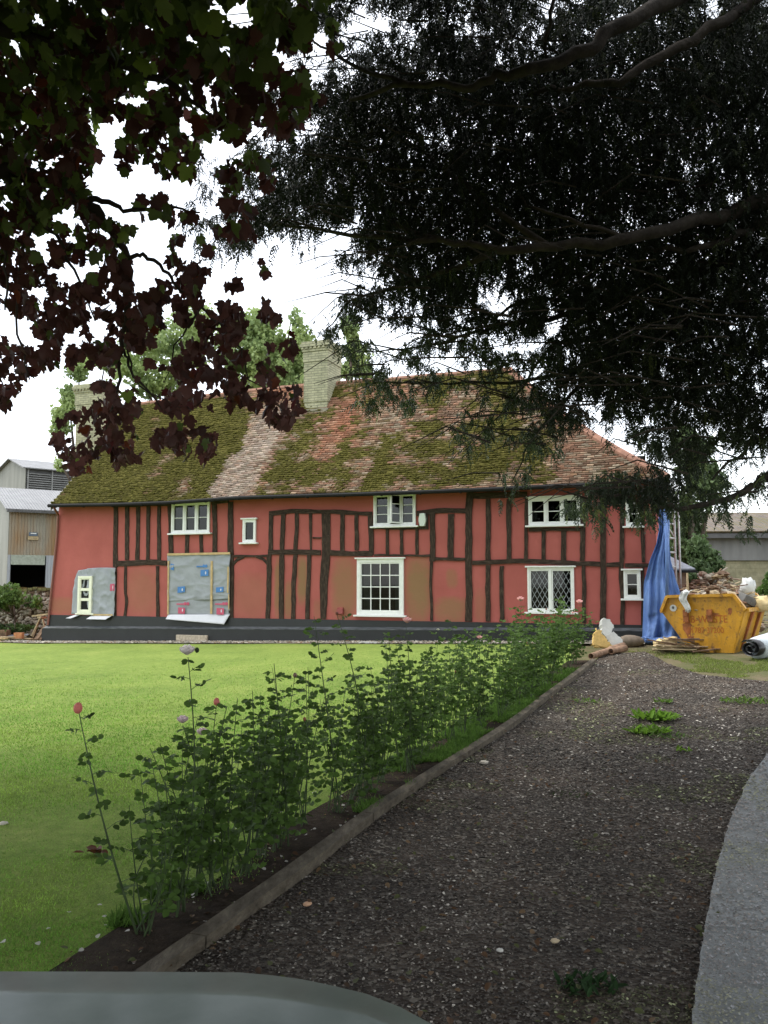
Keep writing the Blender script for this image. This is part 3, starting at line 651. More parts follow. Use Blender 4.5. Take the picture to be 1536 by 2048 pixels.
    # ridge and hip tiles
    mb = MB(); u = UE0+.1
    while u < RE:
        a_, b_ = u, min(u+.33, RE); za, zb = float(hr(a_)), float(hr(b_)); j = random.uniform(-.012, .012)
        mb.tube([(a_, YR, za-.04+j), (b_-.01, YR, zb-.04+j)], .115, 8); u += .34
    for i in range(15):
        v0, v1 = i/15, (i+.95)/15; A = rpt(np.array(UE1-HIP*v0), np.array(v0)); B = rpt(np.array(UE1-HIP*v1), np.array(v1)); mb.tube([tuple(A+[0, 0, .0]), tuple(B+[0, 0, .0])], .12, 8)
    mb.build('ridge_tiles', M['ridge'], roof)
    # verge board on left gable
    mb = MB(); pr = [rpt(np.array(UE0), np.array(v)) for v in np.linspace(0, 1, 9)]
    for A, B in zip(pr[:-1], pr[1:]): mb.hexa([(A[0]-.03, A[1], A[2]-.2), (A[0], A[1], A[2]-.2), (A[0], A[1], A[2]+.01), (A[0]-.03, A[1], A[2]+.01)], [(B[0]-.03, B[1], B[2]-.2), (B[0], B[1], B[2]-.2), (B[0], B[1], B[2]+.01), (B[0]-.03, B[1], B[2]+.01)])
    mb.build('bargeboard', simple('verge_grey', (.2, .19, .15), .8), roof)
    return roof
roof = tiles()
# gutter, soffit
mb = MB(); U = np.linspace(UE0-.05, UE1, 26)
mb.tube([(u, -.42, float(he(u))-.055) for u in U], .055, 8); g = mb.build('gutter', M['gutter'], house)
mb = MB()
for a_, b_ in zip(U[:-1], U[1:]): mb.hexa([(a_, .02, float(he(a_))-.06), (b_, .02, float(he(b_))-.06), (b_, -.33, float(he(b_))-.08), (a_, -.33, float(he(a_))-.08)], [(a_, .02, float(he(a_))+.06), (b_, .02, float(he(b_))+.06), (b_, -.33, float(he(b_))-.03), (a_, -.33, float(he(a_))-.03)])
mb.build('soffit', M['oakh'], house)
for u_ in np.linspace(.4, WL-.3, 17):
    mb = MB(); mb.box(u_-.012, u_+.012, -.48, -.36, float(he(u_))-.12, float(he(u_))-.1); mb.build('gutter_bracket', M['gutter'], g)
mb = MB(); mb.tube([(UE0+.15, -.42, float(he(0))-.1), (ltu+.02, -.06, float(he(0))-.32), (ltu-.01, -.05, 3.2), (lbu+.01, -.06, zp(0)-.3)], .035, 8); mb.build('downpipe', simple('pipe_redbrown', (.2, .08, .06), .6, .1), house)
# --- timbers
rnd = random.Random(3)
def strip(name, pts, wpx, mat, proud=.03, wob=.012, vert=True):
    P = [Q(*p) for p in pts]; ws = [q*.93 for q in (wpx if hasattr(wpx, '__len__') else [wpx]*len(P))]
    Pu = []
    for (a, b), w_, pp in zip(P, ws, pts):
        q0 = Q(pp[0]-w_/2, pp[1]) if vert else Q(pp[0], pp[1]-w_/2); q1 = Q(pp[0]+w_/2, pp[1]) if vert else Q(pp[0], pp[1]+w_/2)
        Pu.append((a, b, abs((q1[0]-q0[0]) if vert else (q1[1]-q0[1]))/2))
    L = sum(math.hypot(Pu[i+1][0]-Pu[i][0], Pu[i+1][1]-Pu[i][1]) for i in range(len(Pu)-1)); n = max(4, int(L/.13))
    ts = np.linspace(0, 1, n+1); cum = np.r_[0, np.cumsum([math.hypot(Pu[i+1][0]-Pu[i][0], Pu[i+1][1]-Pu[i][1]) for i in range(len(Pu)-1)])]; cum /= cum[-1]
    cx, cz, hw_ = (np.interp(ts, cum, [p[k] for p in Pu]) for k in range(3)); a1 = []; a2 = []; k = rnd.uniform(0, 100)
    for i, t in enumerate(ts):
        o1 = (vnoise(np.array([t*L*1.6, k]))-.5)*wob*2.6; e1 = hw_[i]+(vnoise(np.array([t*L*5, k+9]))-.5)*wob*2; e2 = hw_[i]+(vnoise(np.array([t*L*5, k+19]))-.5)*wob*2
        if vert: a1.append((cx[i]+o1-e1, cz[i])); a2.append((cx[i]+o1+e2, cz[i]))
        else: a1.append((cx[i], cz[i]+o1-e1)); a2.append((cx[i], cz[i]+o1+e2))
    mb = MB(); pr = proud+rnd.uniform(-.004, .004)
    for i in range(n):
        mb.add([(a1[i][0], .02, a1[i][1]), (a2[i][0], .02, a2[i][1]), (a2[i+1][0], .02, a2[i+1][1]), (a1[i+1][0], .02, a1[i+1][1]),
                (a1[i][0], -pr, a1[i][1]), (a2[i][0], -pr, a2[i][1]), (a2[i+1][0], -pr, a2[i+1][1]), (a1[i+1][0], -pr, a1[i+1][1])],
               [(4, 5, 6, 7), (0, 4, 7, 3), (1, 2, 6, 5)]+([(0, 1, 5, 4)] if i == 0 else [])+([(3, 7, 6, 2)] if i == n-1 else []))
    o = mb.build(name, mat, house)
    b_ = bmesh.new(); b_.from_mesh(o.data); bmesh.ops.remove_doubles(b_, verts=b_.verts, dist=1e-5); bmesh.ops.recalc_face_normals(b_, faces=b_.faces); b_.to_mesh(o.data); b_.free()
STUD = [([(233, 1011), (231, 1070), (231.5, 1134)], 9), ([(255, 1011), (254, 1120)], 8), ([(277, 1011), (275.5, 1120)], 8), ([(297.5, 1011), (296.5, 1120)], 7), ([(319.5, 1011), (318, 1120)], 7.5),
 ([(341, 1008), (342.5, 1108)], 9.5), ([(375, 1070), (375, 1108)], 8), ([(403.5, 1070), (403.5, 1108)], 7.5), ([(430, 1008), (430.5, 1108)], 9.5), ([(462, 1004), (462, 1120), (463, 1238)], [11, 12, 9]),
 ([(251, 1132), (250.5, 1185), (254, 1200), (250, 1232)], 5.5), ([(316.5, 1132), (316, 1233)], 6), ([(231.5, 1134), (231, 1232)], 4),
 ([(543, 1027), (541.5, 1100)], 8.5), ([(539, 1109), (537, 1237)], 9.5), ([(567, 1027), (565, 1100)], 9), ([(565, 1109), (563, 1238)], 10), ([(595, 1025), (594, 1060), (591, 1100)], 8), ([(592, 1109), (588, 1160), (588, 1238)], 9),
 ([(622, 1026), (622.5, 1100)], [7.5, 3]), ([(619, 1109), (615, 1238)], 8.5), ([(652.5, 1024), (652.5, 1110), (649, 1165), (647, 1238)], [18, 18, 17, 12]), ([(685.5, 1027), (685.5, 1101)], 9), ([(714, 1027), (714, 1101)], 8.5),
 ([(742, 1030), (743, 1110)], 10), ([(774.5, 1055), (775, 1109)], 6.5), ([(803, 1055), (803.5, 1109)], 6.5), ([(833, 1055), (833.5, 1109)], 6.5), ([(864.7, 1027), (864.7, 1123)], 11), ([(862.5, 1120), (863, 1241)], 5.5),
 ([(902, 1028), (902, 1117)], 13), ([(939, 982), (938, 1120), (937.5, 1243)], 14), ([(977, 998), (976.5, 1121)], 10), ([(976, 1130), (976, 1243)], 10), ([(1018, 998), (1017.5, 1121)], 10), ([(1003, 1132), (1003, 1243)], 9),
 ([(1053, 996), (1052, 1121)], 7), ([(1088, 1060), (1088, 1122)], 8.5), ([(1128, 1060), (1127.5, 1122)], 11), ([(1166, 996), (1165, 1122)], 11), ([(1168, 1132), (1169, 1246)], 8.5), ([(1206.5, 990), (1207, 1248)], 12.5),
 ([(1244.5, 990), (1244, 1130), (1244, 1250)], 9.5), ([(1285.7, 990), (1286, 1125)], 8), ([(1285, 1134), (1286, 1250)], 7)]
for p, w_ in STUD: strip('timber_stud', p, w_, M['oak'])
RAIL = [([(235, 1126), (290, 1125), (334, 1126)], 12), ([(225, 1012), (342, 1008)], 6), ([(424, 1006), (458, 1003)], 6), ([(467, 1113), (500, 1111), (535, 1112)], 5), ([(539, 1028), (583, 1022), (658, 1023), (745, 1028)], 9.5),
 ([(537, 1104), (642, 1105)], 11), ([(661, 1106), (745, 1108)], 11), ([(749, 1110), (860, 1111)], 4.5), ([(626, 1075.5), (643, 1075.5)], 3), ([(834, 1026), (880, 1022), (932, 1022)], 11), ([(871, 1118), (931, 1118)], 7),
 ([(947, 992), (1054, 990)], 13), ([(945, 1126), (1045, 1122), (1120, 1124), (1200, 1128)], 10), ([(1213, 1129), (1240, 1129)], 9), ([(1250, 1130), (1306, 1131)], 9), ([(1058, 1059), (1163, 1059)], 8), ([(1170, 985), (1300, 980)], 16),
 ([(748, 1057), (836, 1056)], 5)]
for p, w_ in RAIL: strip('timber_rail', p, w_, M['oakh'], proud=.037, vert=False)
for sgn, x0 in ((1, 467), (-1, 535)):
    strip('timber_brace', [(x0, 1128), (x0+sgn*7, 1119), (x0+sgn*22, 1114.5)], [10, 7, 4], M['oakh'], proud=.024, vert=False)
# --- windows
def window(key, cas, rows, label, sill=True, head=True, curt=None, fr_=.05, lead=False, open_=None, mat='white', leftlean=0, extra=None, bar_=.018, proud=.05):
    u0, u1, z0, z1 = RCT[key] if isinstance(key, str) else key
    mb = MB(); y0, y1 = -proud, .06
    mb.box(u0, u1, y0, y1, z0, z0+fr_); mb.box(u0, u1, y0, y1, z1-fr_, z1); mb.box(u0, u0+fr_, y0, y1, z0+fr_, z1-fr_); mb.box(u1-fr_, u1, y0, y1, z0+fr_, z1-fr_)
    W = u1-u0; gl = MB(); n = len(cas)-1
    for i, (a, b) in enumerate(zip(cas[:-1], cas[1:])):
        ua, ub = u0+fr_+(W-2*fr_)*a, u0+fr_+(W-2*fr_)*b; za, zb = z0+fr_, z1-fr_
        if i > 0: mb.box(ua-.022, ua+.022, y0, y1-.002, za, zb)
        if open_ == i: continue
        s_ = .034; ua += .022 if i > 0 else 0; ub -= .022 if i < n-1 else 0
        yA, yB = y0+.012, .03
        mb.box(ua+.001, ub-.001, yA, yB, za, za+s_); mb.box(ua+.001, ub-.001, yA, yB, zb-s_, zb); mb.box(ua+.001, ua+s_, yA, yB, za+s_, zb-s_); mb.box(ub-s_, ub-.001, yA, yB, za+s_, zb-s_)
        ia, ib, ja, jb = ua+s_, ub-s_, za+s_, zb-s_
        nc, nr = rows[i] if isinstance(rows, list) else rows
        if not lead:
            for r in range(1, nr): z = ja+(jb-ja)*r/nr; mb.box(ia, ib, yA+.01, .0, z-bar_/2, z+bar_/2)
            for c_ in range(1, nc): x_ = ia+(ib-ia)*c_/nc; mb.box(x_-bar_/2, x_+bar_/2, yA+.012, -.001, ja, jb)
        gl.box(ia, ib, .006, .01, ja, jb)
    f = mb.build('window', M[mat], house, bevel=.003); f['label'] = label
    gl.build('pane', M['glass'], f)
    if sill:
        m2 = MB(); m2.box(u0-.07, u1+.08, -.13, .0, z0-.045, z0-.002); m2.build('sill', M[mat], f, bevel=.006)
    if head:
        m2 = MB(); m2.box(u0-.05, u1+.05, -.09, .0, z1+.002, z1+.04); m2.build('head_board', M[mat], f, bevel=.005)
    if lead:
        m2 = MB()
        for a, b in zip(cas[:-1], cas[1:]):
            ua, ub = u0+fr_+(W-2*fr_)*a+.05, u0+fr_+(W-2*fr_)*b-.05; za, zb = z0+fr_+.034, z1-fr_-.034; st = .125; sl_ = 1.75
            k = -12
            for sg in (1, -1):
                for k in range(-14, 22):
                    # z = za + sg*sl*(x-ua) + k*st*sl
                    pts = []
                    c0 = za+k*st*sl_ if sg > 0 else za+k*st*sl_
                    fz = lambda x_: c0+sg*sl_*(x_-ua)
                    xa, xb = ua, ub
                    zs = [fz(xa), fz(xb)]
                    lo, hi = min(zs), max(zs)
                    if hi < za or lo > zb: continue
                    def xat(z): return ua+(z-c0)/(sg*sl_)
                    xs = sorted([min(max(xat(za), ua), ub), min(max(xat(zb), ua), ub)])
                    if xs[1]-xs[0] < .02: continue
                    m2.bar((xs[0], -.005, fz(xs[0])), (xs[1], -.005, fz(xs[1])), .011, .008, (0, 1, 0))
        m2.build('leading', M['lead'], f)
    for cu in (curt or []):
        a, b, mt_ = cu[:3]; za, zb = z0, z1
        if len(cu) > 3: zb = z0+(z1-z0)*cu[3]
        m2 = MB(); nn = 34; xs = np.linspace(u0+W*a, u0+W*b, nn)
        yv = [.11+.02*math.sin(i*1.35)+.01*math.sin(i*.6) for i in range(nn)]
        m2.add([(x_, y_, za) for x_, y_ in zip(xs, yv)]+[(x_+.0, y_, zb) for x_, y_ in zip(xs, yv)], [(i, i+1, nn+i+1, nn+i) for i in range(nn-1)])
        m2.build('curtain', M[mt_], f, smooth=True)
    return f
window('a', [0, .33, .67, 1], (1, 2), 'white three light upper window nearest the left end', curt=[(.02, .3, 'curtain')])
window('b', [0, 1], (1, 1), 'small plain single light upper window', curt=None, fr_=.045)
fc = window('c', [0, .37, .66, 1], (1, 3), 'white upper window with its middle casement standing open', open_=1, curt=[(.03, .33, 'curtain2'), (.74, .9, 'curtain', .75)])
def casement():
    u0, u1, z0, z1 = RCT['c']; W = u1-u0; hx = u0+W*.655; wd = W*.27; ang = math.radians(52)
    mb = MB(); gl = MB(); za, zb = z0+.06, z1-.04; s_ = .036
    def T(b):
        for i in range(len(b.v)):
            x_, y_, z_ = b.v[i]; b.v[i] = (hx-x_*math.cos(ang)+y_*math.sin(ang), -.05-x_*math.sin(ang)-y_*math.cos(ang), z_)
    mb.box(0, wd, -.02, .02, za, za+s_); mb.box(0, wd, -.02, .02, zb-s_, zb); mb.box(0, s_, -.02, .02, za+s_, zb-s_); mb.box(wd-s_, wd, -.02, .02, za+s_, zb-s_)
    for r in (1, 2): z = za+(zb-za)*r/3; mb.box(s_, wd-s_, -.01, .01, z-.01, z+.01)
    gl.box(s_, wd-s_, -.002, .002, za+s_, zb-s_); T(mb); T(gl)
    c_ = mb.build('casement', M['white'], fc); gl.build('casement_pane', M['glass'], fc)
casement()
window('d', [0, .33, .67, 1], (1, 2), 'white three light upper window right of the middle', curt=[(.06, .13, 'curtain')])
window('e', [0, 1], (1, 2), 'small white upper window near the right end')
window('g', [0, .5, 1], (1, 1), 'white leaded window with diamond panes', lead=True, curt=[(.04, .14, 'curtain'), (.9, .97, 'curtain')])
window('h', [0, 1], (1, 2), 'small white two pane ground floor window near the right end')
window('f', [0, 1], (4, 4), 'tall white sixteen pane sash window', fr_=.09, curt=[(.1, .28, 'curtain'), (.78, .9, 'curtain')], bar_=.024)
# things seen inside: box on the leaded window sill
# vent, alarm box, airbrick, stone
u0, z0 = Q(675, 1229); u1, z1 = Q(688, 1217); mb = MB(); mb.hexa([(u0, .0, z0), (u1, .0, z0), (u1, -.1, z0+.02), (u0, -.1, z0+.02)], [(u0+.01, 0, z1+.03), (u1-.01, 0, z1+.03), (u1-.01, -.07, z1-.01), (u0+.01, -.07, z1-.01)]); mb.build('vent_cowl', M['redbox'], house, bevel=.004)
u0, z0 = Q(840, 1053); u1, z1 = Q(854, 1027); cu = (u0+u1)/2; hwd = (u1-u0)/2; cz = (z0+z1)/2; hh = (z1-z0)/2
mb = MB(); poly = [(cu-hwd*.65, cz-hh), (cu+hwd*.65, cz-hh), (cu+hwd, cz-hh*.2), (cu+hwd, cz+hh*.2), (cu+hwd*.7, cz+hh), (cu-hwd*.7, cz+hh), (cu-hwd, cz+hh*.2), (cu-hwd, cz-hh*.2)]
mb.prism(poly, lambda a, b: (a, -.04, b), lambda a, b: (a, -.13, b)); mb.build('alarm_box', M['alarm'], house, bevel=.01)
mb = MB(); ub, zb = Q(838, 1059); ue, ze = Q(857, 1024); mb.box(ub, ue, -.038, 0, zb, ze); mb.build('backboard', M['oak'], house)
u0, z0 = Q(353, 1287, -.2); u1, z1 = Q(415, 1271, -.2); mb = MB(); mb.box(u0, u1, -.24, -.15, z0-.02, z1); mb.build('airbrick', simple('pale_block', (.42, .36, .27), .9, .3, 12, .6, 40), house, bevel=.01)
# --- chimneys
def chimney(name, x0, x1, y0, y1, zb, zt, collars, cap=.10, parent=None, pot=True):
    mb = MB(); zz = [zb]+[c for c in collars]+[zt]
    mb.box(x0, x1, y0, y1, zb, collars[0]); e = .0
    zs = collars+[zt-.32]
    for i, z in enumerate(collars):
        e += .022; nx = zs[i+1]; mb.box(x0-e, x1+e, y0-e, y1+e, z, nx)
    mb.box(x0-e-.03, x1+e+.03, y0-e-.03, y1+e+.03, zt-.32, zt-.25); e += .03
    # dentil course
    k = x0-e
    while k < x1+e-.06: mb.box(k, k+.07, y0-e-.04, y0-e+.05, zt-.248, zt-.19); k += .14
    k = y0-e
    while k < y1+e-.06: mb.box(x1+e-.05, x1+e+.04, k, k+.07, zt-.246, zt-.19); k += .14
    mb.box(x0-e, x1+e, y0-e, y1+e, zt-.249, zt-.188); mb.box(x0-e-.05, x1+e+.05, y0-e-.05, y1+e+.05, zt-.187, zt-.09); mb.box(x0-e-.01, x1+e+.01, y0-e-.01, y1+e+.01, zt-.09, zt-.01)
    o = mb.build(name, M['brick'], parent or house)
    return o
uc, vc = roofp(632, 820); ych = -.35+vc*(YR+.35); u0, _ = Q(609, 820, ych); u1, _ = Q(654, 820, ych); zch = float(rpt(np.array(uc), np.array(vc))[2]); _, zt = Q(632, 682, ych)
ch = chimney('chimney', u0, u1, ych, ych+.95, zch-.3, zt, [zch+(zt-zch)*.12, zch+(zt-zch)*.7], parent=roof)
mb = MB(); mb.box(u0-.06, u1+.06, ych-.1, ych-.001, zch-.12, zch+.02); mb.build('lead_flashing', simple('mortar_flaunch', (.27, .25, .19), .9, .2, 20), ch)
mb = MB(); cx = u1-.2; mb.tube([(cx, ych+.5, zt-.01), (cx, ych+.5, zt+.28)], .1, 10); mb.tube([(cx, ych+.5, zt+.28), (cx, ych+.5, zt+.31)], .17, 10); mb.build('chimney_cowl', M['gutter'], ch)
yl = 3.6; u0, _ = Q(150, 900, yl); u1, _ = Q(199, 900, yl); _, zt = Q(175, 768, yl)
chimney('chimney', u0, u1, yl, yl+.8, 0, zt, [zt-1.15, zt-.75], parent=roof)

# --- membranes (fixed over openings)
def sheet(name, label, polypx, mat, off, seed, parent=None, amp=.025, cat='sheeting'):
    pts = [Q(*p, -off) for p in polypx]; us = [p[0] for p in pts]; zs = [p[1] for p in pts]
    return pts
def cloth(pxA, pxB, n, m, yfun, name, mat, parent):
    """pxA,pxB: left and right edges top->bottom pixel polylines"""
    A = [Q(*p, -.05) for p in pxA]; B = [Q(*p, -.05) for p in pxB]; mb = MB()
    ta = np.linspace(0, 1, len(A)); tb = np.linspace(0, 1, len(B)); vs = []
    for i in range(n+1):
        t = i/n; a = (np.interp(t, ta, [p[0] for p in A]), np.interp(t, ta, [p[1] for p in A])); b = (np.interp(t, tb, [p[0] for p in B]), np.interp(t, tb, [p[1] for p in B]))
        for j in range(m+1):
            s_ = j/m; u = a[0]*(1-s_)+b[0]*s_; z = a[1]*(1-s_)+b[1]*s_; y_, du, dz = yfun(s_, t); vs.append((u+du, -.045+y_, z+dz))
    fs = [(i*(m+1)+j, i*(m+1)+j+1, (i+1)*(m+1)+j+1, (i+1)*(m+1)+j) for i in range(n) for j in range(m)]
    mb.add(vs, fs); o = mb.build(name, mat, parent, smooth=True, solid=.004); return o
def place(name, label, cat, group=None):
    return thing(name, label, cat, (LP2.x, LP2.y, 0), HROT, group)
def ridged(s, t, k=0):
    q = lambda a, b, sd_: 1-abs(2*float(vnoise(np.array([a, b]), sd_))-1)
    return (.022*q(3*s+1.5*t+k, 4*t-1.2*s, 3)**5+.014*q(7*s-3*t+k, 6*t+2*s, 4)**5+.02*(float(vnoise(np.array([s*5+k, t*5])))-.5))
me1 = place('breather_membrane', 'grey plastic sheeting tacked with pine battens over the wide doorway opening', 'sheeting')
def y1(s, t):
    y = -.01-ridged(s, t, 2)
    # fan of creases at the top right
    dx, dz = s-.72, t-.15; a = math.atan2(dz, dx); r = math.hypot(dx, dz)
    if s > .68: y -= .022*max(0, math.sin(a*7))**2*min(1, r*4)
    y -= .02*max(0, math.sin(t*34+3*s))**4*(.2 < t < .32)
    return y, 0, 0
cloth([(335, 1109), (336, 1160), (335, 1203)], [(461, 1109), (460, 1160), (460, 1198)], 40, 46, y1, 'sheet', M['membrane'], me1)
cloth([(337, 1196), (335, 1230)], [(460, 1199), (459, 1231)], 14, 40, lambda s, t: (.012-.4*ridged(s, t, 5)-.02*(1-t)*math.sin(s*5), 0, .02*math.sin(s*7)*(1-t)), 'lower_sheet', M['membrane'], me1)
cloth([(337, 1229), (336, 1238)], [(460, 1229), (452, 1247)], 6, 30, lambda s, t: (-.02-.10*t-.02*math.sin(s*6), 0, -.02*s*t), 'bottom_flap', M['membrane_back'], me1)
def batten(parent, a, b, w_=5, off=.085):
    A, B = Q(*a, -off), Q(*b, -off); px_ = .0138*w_; MB().bar((A[0], -off, A[1]), (B[0], -off, B[1]), px_, .02, (0, 1, 0)).build('batten', M['pine'], parent)
batten(me1, (335, 1109), (460, 1106.5), 4.5); batten(me1, (337, 1122), (336, 1229), 3.2); batten(me1, (423.5, 1122), (422.5, 1228), 4.6); batten(me1, (456.5, 1133), (455.5, 1186), 3.4); batten(me1, (457.5, 1188), (457.5, 1219), 2.4)
def txt(name, body, size, parent, mat, loc, rot, ext=.002, xs=1.0):
    c_ = bpy.data.curves.new(name, 'FONT'); c_.body = body; c_.size = size; c_.extrude = ext; c_.align_x = 'CENTER'; c_.align_y = 'CENTER'
    t = bpy.data.objects.new('tmp', c_); S.collection.objects.link(t); bpy.context.view_layer.update()
    me = bpy.data.meshes.new_from_object(t.evaluated_get(bpy.context.evaluated_depsgraph_get())); bpy.data.objects.remove(t)
    o = bpy.data.objects.new(name, me); me.materials.clear(); me.materials.append(mat); link(o, parent); o.location = loc; o.rotation_euler = rot; o.scale = (xs, 1, 1); return o
def prints(parent, lst):
    for (x0, y0, x1, y1_, col) in lst:
        a = Q(x0, y1_, -.08); b = Q(x1, y0, -.08); cu, cz = (a[0]+b[0])/2, (a[1]+b[1])/2; hu, hz = (b[0]-a[0])/2, (b[1]-a[1])/2; mt_ = M['print'+col]
        mb = MB(); n = 5; sk = random.uniform(-.03, .03)
        mb.prism([(cu-hu, cz-hz), (cu+hu, cz-hz+sk), (cu+hu, cz+hz+sk), (cu-hu, cz+hz)], lambda p, q: (p, -.078, q), lambda p, q: (p, -.082, q)); mb.build('printed_square', mt_, parent)
        mb = MB(); th = np.linspace(0, 6.28, 14)[:-1]; mb.prism([(cu+.3*hu+.16*hu*math.cos(t), cz+.1*hz+.5*hz*math.sin(t)) for t in th], lambda p, q: (p, -.084, q), lambda p, q: (p, -.086, q)); mb.build('printed_emblem', M['membrane_back'], parent)
prints(me1, [(401, 1140, 417, 1153, 'blue'), (355, 1174, 370, 1186, 'blue'), (432, 1175, 447, 1185, 'blue'), (356, 1215, 370, 1227, 'red'), (433, 1216, 448, 1229, 'red'), (341, 1127, 348, 1139, 'blue')])
for (x, y, col, sz) in ((404, 1133, 'blue', 22), (366, 1208, 'red', 26), (443, 1208, 'red', 26)):
    a = Q(x-sz/2, y, -.08); b = Q(x+sz/2, y, -.08); mb = MB(); h_ = .035
    L = b[0]-a[0]
    mb.box(a[0], a[0]+L*.55, -.082, -.078, a[1]-h_*.6, a[1]+h_*.5); th = np.linspace(0, 6.28, 17)[:-1]
    for q in (.66, .88):
        mb.prism([(a[0]+L*q+L*.11*math.cos(t), a[1]+.01+h_*1.3*math.sin(t)) for t in th], lambda p, r: (p, -.078, r), lambda p, r: (p, -.0825, r))
    mb.build('printed_wordmark', M['print'+col], me1)
me2 = place('breather_membrane', 'grey plastic sheeting round the narrow cream window at the far left of the house', 'sheeting')
cloth([(157, 1141), (150, 1160), (146, 1185), (144, 1228)], [(180, 1137), (180, 1230)], 30, 14, lambda s, t: (-ridged(s, t, 9)-.01, 0, .0), 'side_sheet', M['membrane'], me2)
cloth([(175, 1137), (176, 1180), (175, 1230)], [(232, 1136), (231, 1180), (229, 1232)], 34, 26, lambda s, t: (-1.6*ridged(s, t, 4)-.012, 0, .02*math.sin(s*3)*(1-t)), 'main_sheet', M['membrane'], me2)
cloth([(184, 1231), (178, 1238)], [(226, 1231), (216, 1239)], 4, 14, lambda s, t: (-.03-.1*t, 0, 0), 'bottom_flap', M['membrane_back'], me2)
cloth([(150, 1230), (137, 1236)], [(163, 1229), (146, 1237)], 4, 8, lambda s, t: (-.03-.1*t, 0, 0), 'bottom_flap', M['membrane_back'], me2)
batten(me2, (185, 1229.5), (225, 1230), 3.5)
prints(me2, [(220, 1168, 229, 1182, 'red')])
# narrow cream window standing over the membrane
a = Q(155, 1226, -.1); b = Q(185, 1152, -.1); wn = window((a[0], b[0], a[1], b[1]), [0, 1], (1, 3), 'narrow cream window with three stacked panes', head=False, fr_=.07, mat='cream', bar_=.085, proud=.13)
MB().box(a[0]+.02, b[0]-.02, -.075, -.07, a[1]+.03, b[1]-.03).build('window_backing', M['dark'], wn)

# ================================================================= TARPAULIN
tp = thing('blue_tarpaulin', 'blue tarpaulin hanging down the right hand end of the house', 'tarpaulin', (LP2.x, LP2.y, 0), HROT)
def tarp():
    Lx = [(1316, 1010), (1318, 1060), (1312, 1090), (1300, 1120), (1288, 1165), (1287, 1200), (1286, 1240), (1284, 1284)]
    Rx = [(1340, 1010), (1339, 1060), (1339, 1090), (1341, 1120), (1352, 1160), (1362, 1190), (1368, 1235), (1362, 1286)]
    n, m = 60, 46; mb = MB(); vs = []
    ta = np.linspace(0, 1, 8)
    for i in range(n+1):
        t = i/n; a = (np.interp(t, ta, [p[0] for p in Lx]), np.interp(t, ta, [p[1] for p in Lx])); b = (np.interp(t, ta, [p[0] for p in Rx]), np.interp(t, ta, [p[1] for p in Rx]))
        for j in range(m+1):
            s_ = j/m; px_, py_ = a[0]*(1-s_)+b[0]*s_, a[1]*(1-s_)+b[1]*s_
            f = .07*math.sin(s_*13+1.5*math.sin(t*4))*(.25+t)+.04*math.sin(s_*29+t*5)+.12*(float(vnoise(np.array([s_*4, t*3])))-.5)+.05*math.sin(t*26+s_*9)*(t > .82)+.05*abs(math.sin(6*math.atan2(t-.55, s_+.35)))
            off = .15+.35*t*(1-abs(s_-.5))+f
            u, z = Q(px_, py_, -off); vs.append((u, -off, z))
    mb.add(vs, [(i*(m+1)+j, i*(m+1)+j+1, (i+1)*(m+1)+j+1, (i+1)*(m+1)+j) for i in range(n) for j in range(m)])
    mb.build('sheet', M['tarp'], tp, smooth=True, solid=.006)
    mb = MB(); A = Q(1329, 1012, -.5); B = Q(1334, 1200, -.5)
    mb.tube([(A[0]+.02, -.52, A[1]), (A[0]+.03, -.56, (A[1]+B[1])/2), (B[0], -.6, B[1])], .045, 6); mb.build('seam_fold', M['tarp'], tp, smooth=True)
    mb = MB()
    for k in range(7):
        c_ = Q(1290+k*9, 1281+random.uniform(-3, 3), -.5); mb.blob((c_[0], -.5, c_[1]), (.17, .14, .07), 10, 7, .3)
    mb.build('crumpled_foot', M['tarp'], tp, smooth=True)
tarp()

# ================================================================= RIGHT SIDE OBJECTS
def local_thing(name, label, cat, P, rz=0, group=None):
    return thing(name, label, cat, (P.x, P.y, float(gz(P.x, P.y))), rz, group)
